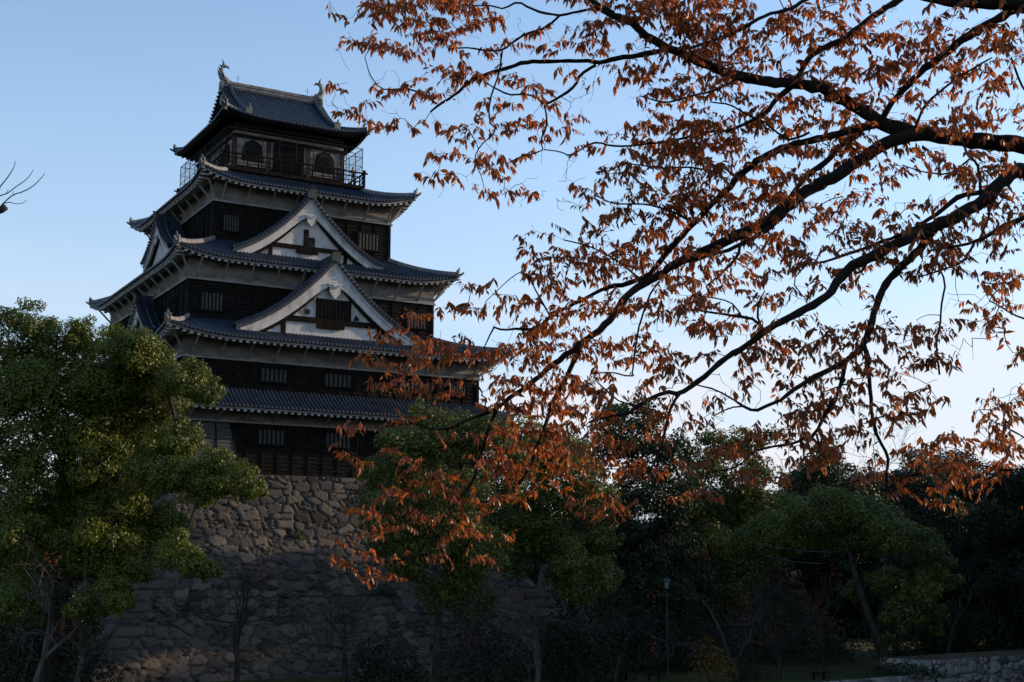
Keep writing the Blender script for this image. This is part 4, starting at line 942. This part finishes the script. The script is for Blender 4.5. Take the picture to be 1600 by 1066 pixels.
# ================================================================= THE AUTUMN TREE OVER THE CAMERA
BR=[  # (start depth, end depth, [(px,py,width px)...])  traced limbs, nearest the trunk first
 ('M0',8.6,8.9,[(1985,330,64),(1880,150,50),(1740,60,34),(1600,8,24),(1550,4,22),(1500,1,20),(1450,-5,17),(1400,-22,14),(1340,-50,10)]),
 ('M1',8.8,9.9,[(1990,420,70),(1880,330,44),(1750,262,34),(1600,228,26),(1540,222,25),(1470,213,24),(1410,203,23),(1380,193,21),(1350,175,20),(1310,152,18),(1270,135,17),(1200,128,16),(1150,118,15),(1110,103,14),(1060,82,13),(1020,62,12),(985,35,11),(950,20,10),(925,0,9),(900,-25,8)]),
 ('M1b',9.2,9.0,[(1375,194,14),(1340,200,13),(1304,212,12),(1240,226,11),(1188,248,11),(1152,280,10),(1092,340,10),(1044,392,9),(1015,428,8),(984,442,8),(950,449,7),(923,462,6.5),(896,476,6),(869,489,5.5),(836,513,5),(809,514,4),(788,516,3.5),(771,511,3)]),
 ('x',9.0,9.0,[(772,512,3),(761,533,2.5),(756,545,2)]),
 ('M1c',9.1,8.9,[(1345,208,10),(1320,224,9),(1304,240,9),(1280,260,9),(1256,280,9),(1235,308,8)]),
 ('M2',9.1,8.0,[(1440,212,22),(1424,212,21),(1384,224,20),(1344,250,20),(1304,276,20),(1264,296,20),(1232,320,19),(1200,344,18),(1152,368,17),(1104,392,16),(1056,412,14),(1032,428,13),(998,449,12),(977,465,12),(954,499,11),(910,536,11),(863,570,9),(829,600,8),(798,621,7),(771,641,6),(729,657,5),(702,670,4),(672,670,3),(650,662,2)]),
 ('M2b',8.5,7.9,[(910,536,8),(896,567,8),(880,600,7),(863,631,7),(850,670,6),(837,705,6),(828,732,5.5),(810,756,5),(789,771,4),(762,783,3),(738,786,2.5)]),
 ('M2c',8.3,7.7,[(780,633,6),(774,645,6),(762,675,6),(750,714,5.5),(741,747,5),(720,777,4.5),(702,798,4),(684,825,3.5),(666,855,3),(652,870,2)]),
 ('x',7.7,7.6,[(684,825,3),(655,838,2.5),(624,846,2.2),(590,838,2),(560,832,1.6)]),
 ('x',7.7,7.6,[(666,855,2.5),(640,872,2),(600,880,1.8),(560,890,1.4)]),
 ('x',7.8,7.7,[(702,798,3),(700,775,2.4),(684,745,2)]),
 ('M3',8.0,7.2,[(1975,520,60),(1860,380,36),(1720,310,27),(1600,268,22),(1560,292,22),(1536,314,21),(1496,338,20),(1452,357,19),(1420,372,18),(1385,389,17),(1357,403,16),(1318,428,15),(1300,455,14),(1276,472,13),(1240,493,12),(1192,520,11),(1156,547,10),(1133,561,9),(1084,602,8),(1063,614,7),(1042,614,7),(1015,623,6),(997,635,5),(979,647,4.5),(949,651,4),(920,660,3)]),
 ('M3b',7.3,7.2,[(1063,614,5),(1048,638,5),(1039,674,4.5),(1030,707,4),(1018,731,3.6),(994,749,3.2),(970,764,3),(952,782,2)]),
 ('M3c',7.3,7.4,[(997,635,3.5),(970,628,3),(945,608,3),(930,594,2.4)]),
 ('M4',7.8,7.2,[(1459,358,14),(1438,386,14),(1411,415,13),(1390,439,12),(1375,460,11),(1367,487,11),(1357,517,11),(1348,541,10),(1324,562,9),(1288,582,8),(1264,594,7),(1240,609,6.5),(1222,624,6),(1201,633,5.5),(1177,642,5),(1150,627,3.5),(1120,610,3),(1095,603,2.2),(1075,598,1.8)]),
 ('x',7.2,7.2,[(1177,642,4),(1159,634,3.2),(1130,642,2.5),(1115,650,2)]),
 ('M4b',7.4,7.0,[(1321,567,7),(1312,609,7),(1294,639,6.5),(1276,675,6),(1255,687,5),(1234,694,4.5),(1204,699,4),(1180,705,3.5),(1165,720,3),(1144,732,2.5),(1115,737,2)]),
 ('x',7.1,7.0,[(1276,678,4),(1282,702,3.5),(1285,726,3),(1285,744,3),(1300,760,2.6),(1318,758,2.4),(1342,751,2),(1360,745,1.5)]),
 ('M4c',7.5,7.1,[(1351,540,7),(1357,576,6.5),(1360,615,6),(1363,651,6),(1372,684,5.5),(1387,714,5),(1385,750,4),(1390,765,3.5),(1402,783,2.5)]),
 ('x',7.1,7.0,[(1390,762,3),(1411,747,2.6),(1444,738,2.2),(1475,728,1.8)]),
 ('x',7.4,7.2,[(1322,600,3),(1290,612,2)]),
 ('M5',9.6,9.3,[(1455,-40,12),(1404,0,11),(1360,28,10),(1320,60,10),(1280,80,9),(1260,96,9),(1240,132,8),(1216,152,7.5),(1200,172,7),(1184,184,6),(1144,202,5),(1112,206,3.5),(1090,206,2.5)]),
 ('M6',9.0,9.2,[(1640,-20,16),(1576,20,14),(1520,52,13),(1476,84,12),(1440,112,11),(1412,140,10),(1388,168,9),(1378,190,8)]),
 ('M7',9.5,10.4,[(1045,76,9),(1028,80,8),(1000,87,8),(961,91,7.5),(940,97,7),(919,96,6.5),(880,96,6),(823,97,6),(799,105,6),(772,112,5.5),(736,127,5),(712,147,4.5),(685,165,4),(673,175,3)]),
 ('M7b',10,10,[(931,102,5),(907,117,5),(898,135,4.5),(880,148,4.5),(853,162,4),(838,153,3.2),(820,147,3),(799,148,3),(775,139,2.5),(760,129,2)]),
 ('M7c',10,10,[(850,163,3),(854,180,3),(853,201,3),(845,219,2.6),(848,234,2.4),(832,240,2),(808,247,1.8),(790,258,1.4)]),
 ('M7e',9.4,9.9,[(1080,212,4),(1050,220,4),(1000,226,3.6),(964,229,3.3),(931,223,3),(910,232,2.6),(892,243,2.6),(874,237,2.4),(850,234,2)]),
 ('M7d',10,10,[(785,80,3),(778,120,2.8),(769,144,2.8),(764,168,2.6),(766,192,2.5),(775,203,2.4),(766,214,2.2),(751,228,2),(742,249,1.8),(752,275,1.4),(756,292,1.2)]),
 ('M10',10.3,10.5,[(682,163,3.4),(661,148,3),(646,141,2.8),(625,139,2.5),(598,139,2.2),(580,120,1.8),(570,90,1.3)]),
 ('M8',9.8,10,[(960,22,5),(930,14,4.5),(901,19,4),(874,24,4),(844,19,3.8),(826,12,3.5),(808,4,3.2),(787,13,3),(766,9,2.5),(742,9,2),(700,4,1.6)]),
 ('M9',10,10.2,[(874,25,4),(853,43,4),(820,54,3.5),(802,66,3.5),(785,78,3.5),(760,79,3),(730,75,2.5),(700,76,2)]),
 ('M11',7.9,7.7,[(1900,330,20),(1760,300,11),(1660,312,8),(1600,340,7),(1570,352,6.5),(1540,370,6),(1510,382,5),(1480,386,4),(1450,392,2.5)]),
 ('x',7.7,7.7,[(1522,380,4),(1504,409,3.4),(1474,421,3),(1440,432,2)]),
 ('M12',7.7,7.6,[(1469,422,3.2),(1477,445,3.2),(1471,472,3),(1469,508,3),(1463,535,3.4),(1468,586,3.2)]),
 ('x',7.7,7.6,[(1471,493,1.6),(1450,492,1.2),(1432,500,1)]),
 ('M13',6.9,6.8,[(1900,800,14),(1750,745,6),(1640,728,4.5),(1600,732,4),(1570,735,3.4),(1540,729,3),(1510,726,2)]),
 ('M13b',7.2,7.1,[(1880,560,12),(1720,530,4.5),(1600,498,3),(1570,483,2.4),(1546,470,1.8)]),
 ('M13c',7.1,7.0,[(1900,700,10),(1720,700,4),(1620,690,2.6),(1580,672,2.2),(1545,655,1.8),(1530,640,1.4)]),
 ('M14',7.9,7.9,[(1536,300,9),(1495,310,9),(1465,334,8),(1444,346,7),(1414,364,6.5),(1375,379,6),(1345,391,5.5),(1315,400,5),(1288,409,4),(1261,412,3),(1235,420,2)]),
 ('M15',8.7,8.7,[(1225,336,9),(1187,366,8),(1159,380,7),(1138,391,6),(1110,398,4.5),(1080,412,3)]),
 ('x',8.6,8.6,[(1157,384,5),(1150,404,4.5),(1126,428,4),(1105,446,3)]),
 ('M16',7.8,7.9,[(1197,518,6),(1177,499,5),(1150,494,4.5),(1116,489,3.6),(1085,484,2.6)]),
 ('x',7.8,7.9,[(1190,510,4),(1183,493,3.6),(1187,470,3),(1195,455,2)]),
 ('x',7.8,7.9,[(1160,496,3),(1146,476,2.8),(1123,467,2.4),(1090,462,1.8)]),
 ('M17',8.2,8,[(1030,440,4),(1015,462,3.6),(1001,503,3.4),(994,536,3.2),(989,570,3),(986,588,2.6),(957,582,2.2),(923,584,1.8)]),
 ('M19',8,8.4,[(1532,305,5),(1528,260,4.5),(1512,240,4),(1492,192,3.4),(1488,168,2.6)]),
 ('M20',8.4,8.4,[(1516,248,3.4),(1490,268,3),(1472,272,3),(1440,268,2.4),(1410,258,1.8)]),
 ('M21',9.3,9.2,[(1264,208,5),(1236,218,4),(1220,212,3.6),(1196,192,3.4),(1165,178,3),(1140,164,2.8),(1112,160,2)]),
 ('M22',9.7,9.6,[(1330,-40,6),(1260,0,6),(1228,16,6),(1196,24,5.5),(1150,50,5),(1100,68,4.5),(1062,80,4)]),
 ('M23',8.0,8.2,[(1357,403,5),(1350,420,5),(1340,428,4),(1330,420,3)]),
 ('M24',8.5,8.4,[(1540,310,4),(1545,340,3.4),(1530,372,2.4)]),
 ('M25',7.5,7.5,[(1264,410,3),(1240,440,2.4),(1262,470,2)]),
 ('M26',9.2,9.4,[(1160,118,5),(1120,140,4),(1080,150,3.5),(1040,160,3),(1000,150,2)]),
 ('M27',8.8,8.8,[(1140,290,4),(1120,270,3.5),(1080,262,3),(1030,262,2.5),(980,255,2)]),
 ('M28',8.9,8.9,[(1085,350,4),(1050,330,3.5),(1010,320,3),(960,318,2.4),(930,305,1.8)]),
 ('M29',8.8,8.8,[(1000,436,3.5),(960,405,3),(920,385,2.4),(880,375,1.8)]),
 ('M30',8.9,8.9,[(860,495,3),(840,460,2.4),(815,425,1.8),(760,470,1.4)]),
 ('M31',9.0,9.1,[(1430,200,5),(1450,160,4),(1500,120,3.4),(1550,90,2.4)]),
 ('M32',8.8,8.8,[(1600,226,6),(1640,190,5),(1600,140,4),(1580,90,3)]),
 ('M33',9.3,9.5,[(960,20,5),(900,-10,5),(820,-30,4),(720,-30,3.4),(640,-10,3),(580,5,2)]),
]
DEN="""0 3 8 9 8 9 8 2 1 1 5 6 7 8 8 9 8 5 5 3 4 4 1 2 2 4 1 4
0 2 4 4 7 6 3 1 1 2 5 6 3 3 6 8 7 6 6 5 4 4 6 6 6 4 5 8
0 1 2 4 5 4 3 2 1 3 2 1 4 5 4 6 6 6 5 4 3 7 7 6 5 7 4 4
0 3 3 3 5 5 2 2 3 3 2 2 4 5 6 7 6 3 2 4 4 6 3 3 5 4 2 3
0 1 4 3 2 0 0 4 4 2 3 0 0 2 4 5 3 4 6 7 6 3 4 3 3 4 5 5
0 0 0 0 0 3 5 4 4 3 1 0 2 6 8 8 7 5 5 5 5 5 4 3 3 4 4 4
0 0 0 0 0 3 4 3 2 1 1 0 6 7 8 7 7 5 3 3 6 5 5 4 4 5 5 4
0 0 0 0 0 1 4 2 1 2 1 2 6 4 6 7 6 7 7 3 1 4 3 0 0 1 3 4
0 0 0 0 0 0 0 0 0 0 0 5 4 3 6 7 6 5 3 3 5 5 2 2 3 4 5 6
0 0 0 0 0 0 0 0 0 4 5 4 4 6 6 4 3 7 6 6 4 4 4 5 6 6 5 5
0 0 0 0 0 0 0 0 4 4 6 7 6 3 5 5 6 6 6 5 3 1 1 5 5 4 3 3
0 0 0 0 0 0 1 1 5 5 3 4 4 4 6 6 4 4 1 1 2 3 1 0 0 1 5 4
0 0 0 0 4 4 2 4 6 5 4 5 3 5 7 7 3 2 2 1 1 0 0 0 0 1 5 3
0 0 0 2 6 5 3 3 7 6 4 5 4 3 1 1 4 4 4 4 3 4 5 4 5 1 3 1
0 1 3 5 5 4 3 3 3 2 4 5 5 5 4 2 1 4 3 3 3 4 4 4 5 0 0 0
0 0 2 2 3 1 1 5 6 6 6 5 3 2 1 2 3 1 2 5 3 2 4 4 1 0 4 3
1 2 0 3 3 1 1 3 5 7 7 5 1 4 4 2 2 2 3 6 3 4 5 4 3 0 4 4
1 3 2 1 1 3 2 5 6 7 4 3 4 3 0 1 4 5 6 4 4 5 4 3 5 4 5 6
0 1 1 2 3 3 3 5 5 4 3 3 3 3 3 3 2 2 3 2 2 3 2 4 5 4 4 3
0 1 1 2 3 2 2 3 4 3 3 3 2 1 4 4 1 0 0 0 0 1 1 3 4 2 1 1
0 2 3 2 2 3 4 0 0 0 1 1 0 0 0 0 0 0 0 0 0 0 0 0 0 0 0 0
0 2 1 1 1 1 3 1 0 0 0 0 0 0 0 0 0 0 0 0 0 0 0 0 0 0 0 0
0 3 3 2 0 0 0 0 0 0 0 0 0 0 0 0 0 0 0 0 0 0 0 0 0 0 0 0"""
rng=np.random.default_rng(21)
tb=at(2010,1290,8.7); tb[2]=-9.1
au=empty('autumn_tree',tuple(tb),'old tree with black arching limbs and rust orange leaves filling the right half','tree')
tp=[tb,at(2005,1000,8.7),at(2000,760,8.7),at(1990,540,8.6),at(1985,400,8.6),at(1990,200,8.8),at(2040,-60,9.2),at(2030,-300,9.6),at(2080,-560,10)]
TM=MB()
def smooth(P,W,step):
    P=np.asarray(P,float); W=np.asarray(W,float); seg=np.linalg.norm(np.diff(P,axis=0),axis=1); s=np.concatenate([[0],np.cumsum(seg)]); n=max(3,int(s[-1]/step)+1); q=np.linspace(0,s[-1],n)
    # Catmull-Rom through the traced points
    out=[];w=[]
    for x in q:
        i=min(len(P)-2,max(0,int(np.searchsorted(s,x,side='right')-1))); t=(x-s[i])/max(seg[i],1e-9)
        p0=P[max(i-1,0)];p1=P[i];p2=P[i+1];p3=P[min(i+2,len(P)-1)]
        out.append(.5*((2*p1)+(-p0+p2)*t+(2*p0-5*p1+4*p2-p3)*t*t+(-p0+3*p1-3*p2+p3)*t**3)); w.append(W[i]+(W[i+1]-W[i])*t)
    return np.array(out),np.array(w)
Pt,Wt=smooth(tp,[.36,.27,.25,.24,.24,.20,.15,.10,.05],.15); TM.tube(Pt,Wt*(1+.05*rng.normal(size=len(Wt))),12,True); TM.build('trunk','bark',au,True)
G3=Grow()
for nm,d0,d1,pts in BR:
    n=len(pts); W3=[]; 
    for i,(px,py,w_) in enumerate(pts):
        d=d0+(d1-d0)*i/(n-1); W3.append((at(px,py,d),w_*d/F_PX/2))
    P,W_=smooth([a for a,_ in W3],[b for _,b in W3],.05)
    thick=W_.mean()>.012
    P=P+rng.normal(size=P.shape)*np.minimum(.004,W_*.16)[:,None]
    W_=W_*(1+.07*rng.normal(size=len(W_)))
    mb=MB(); mb.tube(P,W_,10 if thick else 6,True); mb.build('branch','bark',au,True)
    sp,_=smooth([a for a,_ in W3],[b for _,b in W3],.07)
    keepm=[p for p in sp]; G3.stem(keepm,0)
st=len(G3.P); NP=np.array(G3.P)
def pix(P):
    d=np.asarray(P)-CAM; z=d@fw; return np.stack([800+F_PX*(d@rt)/z,533-F_PX*(d@up)/z,z],-1)
NPX=pix(NP)
att=[];kind=[]
rows=[[int(x) for x in r.split()] for r in DEN.split('\n')]
SPL=6.5   # leaves per spray
for j,r in enumerate(rows):
    for i,dn in enumerate(r):
        if dn<=0: 
            continue
        nl=-math.log(1-min(dn,8.8)/10)*106*.95/SPL/4.5
        k=int(nl)+(rng.random()<nl-int(nl))
        for _ in range(k):      # a leafy twig: sprays strung along a nearly level line
            gx=480+40*(i+rng.random()*1.1-.05); gy=40*(j+rng.random()*1.1-.05)-8; sl_=rng.normal()*.30+(.12 if rng.random()<.5 else -.12); m_=int(rng.integers(3,7)); sp_=rng.uniform(9,14)
            for q in range(m_):
                tq=(q-(m_-1)/2)*sp_; att.append((gx+tq*math.cos(sl_)+rng.normal()*2,gy+tq*math.sin(sl_)+rng.normal()*3)); kind.append(1)
        for _ in range(rng.poisson(2.8 if dn<4 else 1.0)):
            att.append((480+40*(i+rng.random()*1.6-.3),40*(j+rng.random()*1.6-.3))); kind.append(0)
# beyond the frame, so that the crown goes on above and to the right
for _ in range(420):
    x=rng.uniform(560,2300); y=rng.uniform(-420,-10); att.append((x,y)); kind.append(1)
for _ in range(330):
    x=rng.uniform(1605,2350); y=rng.uniform(-10,800); att.append((x,y)); kind.append(1)
att=np.array(att); kind=np.array(kind)
A3=[]
for x,y in att:
    d2=(NPX[:,0]-x)**2+(NPX[:,1]-y)**2; k=int(np.argmin(d2)); A3.append(at(x,y,NPX[k,2]+rng.normal()*.22+.0015*math.sqrt(d2[k])*rng.normal()))
A3=np.array(A3)
met=np.array([rt,up,fw*.35])   # reach mostly sideways
end=G3.reach(A3,.06,.10,metric=met)
G3.mesh(st,.0013,.42,4,rmax=.012).build('twigs','bark',au)
# leaves
LQ=[];TN=[]
def leaf(base,d,nrm,L_,W_,curl):
    d=d/np.linalg.norm(d); s=np.cross(d,nrm); s/=np.linalg.norm(s)+1e-9; n=np.cross(s,d)
    def p(t,w_): return base+d*L_*t+n*(-curl*L_*t*t)+s*w_*W_*.5+n*abs(w_)*W_*.14
    c0,c1,c2,tip=p(0,0),p(.5,0),p(.8,0),p(1.03,0)
    for sg in (-1,1):
        a,b_,e_=p(.22,sg*.78),p(.5,sg*1.0),p(.78,sg*.52)
        LQ.append((c0,a,b_,c1)); LQ.append((c1,b_,e_,c2)); LQ.append((c2,e_,tip,tip*.5+c2*.5))
P3=np.array(G3.P)
for q in range(len(att)):
    if kind[q]==0: continue
    e_=end[q]; p=P3[e_]; pr_=P3[G3.par[e_]]; dirt=p-pr_; dirt/=np.linalg.norm(dirt)+1e-9
    dirt=dirt*.6+rng.normal(size=3)*.5; dirt[2]-=.15; dirt/=np.linalg.norm(dirt)
    nlf=rng.integers(6,12); ln_=.05+.08*rng.random(); side=np.cross(dirt,(0,0,1.)); side/=np.linalg.norm(side)+1e-9; size=12.3/F_PX*((p-CAM)@fw)*(.68+.62*rng.random())
    tone0=rng.random()
    for k in range(nlf):
        t=k/(nlf-1); b_=p+dirt*ln_*(t-.6); s_=1 if k%2 else -1
        d=dirt*(.35+.5*t)+side*s_*(.65*(1-t)+.1)+np.array([0,0,-.55-.5*rng.random()])+rng.normal(size=3)*.22
        nv=np.array([0,0,1.])+rng.normal(size=3)*.55
        LL=size*(.7+.5*rng.random()); leaf(b_,d,nv,LL,LL*(.32+.10*rng.random()),.10+.3*rng.random()); tn=np.clip(.15+.45*tone0+.5*rng.random()-.1,0,1); TN+= [tn]*24
quads('foliage',np.array(LQ),'autumn',au,{'tone':np.array(TN)})
inv(au)
# a bare tree beyond the left edge, only its twig ends reach into view
bp=at(-330,1200,16); bp[2]=-10.6
bt=empty('bare_tree',tuple(bp),'bare twig ends with a cut stub entering at the left frame edge against the sky','tree')
mb=MB(); P,W_=smooth([bp,at(-330,900,16),at(-300,650,16),at(-310,450,16),at(-290,300,16)],[.2,.16,.14,.10,.06],.3); mb.tube(P,W_,9); mb.build('trunk','bark_far',bt,True)
for d,pts in ((16,[(-310,450,16),(-200,390,13),(-90,350,12),(-20,334,11),(2,328,11),(9,323,11)]),(16,[(-60,345,4),(0,323,2.2),(6,317,2),(20,305,1.9),(35,300,1.7),(50,292,1.5),(62,281,1.2),(70,271,.8)]),(16,[(-80,346,4),(-30,318,2.4),(0,306,1.8),(12,302,1.7),(22,294,1.5),(38,283,1.3),(47,274,1.1),(52,265,.8)]),
    (16,[(-40,330,3),(-6,305,2.2),(0,292,2),(10,280,1.7),(18,268,1.4),(22,261,1.2),(24,252,.9)]),(16,[(6,318,1.6),(14,316,1.4),(26,319,1.2),(35,318,1),(42,313,.7)]),(16,[(20,305,1),(21,299,.8)]),(16,[(10,302,1),(13,296,.8)]),(16.2,[(-290,300,10),(-200,240,6),(-120,200,3.6),(-60,190,2)])):
    P,W_=smooth([at(x,y,d) for x,y,_ in pts],[w_*d/F_PX/2 for *_,w_ in pts],.06); mb=MB(); mb.tube(P,W_,6); mb.build('branch','bark_far',bt,True)
inv(bt)
# ENDFG
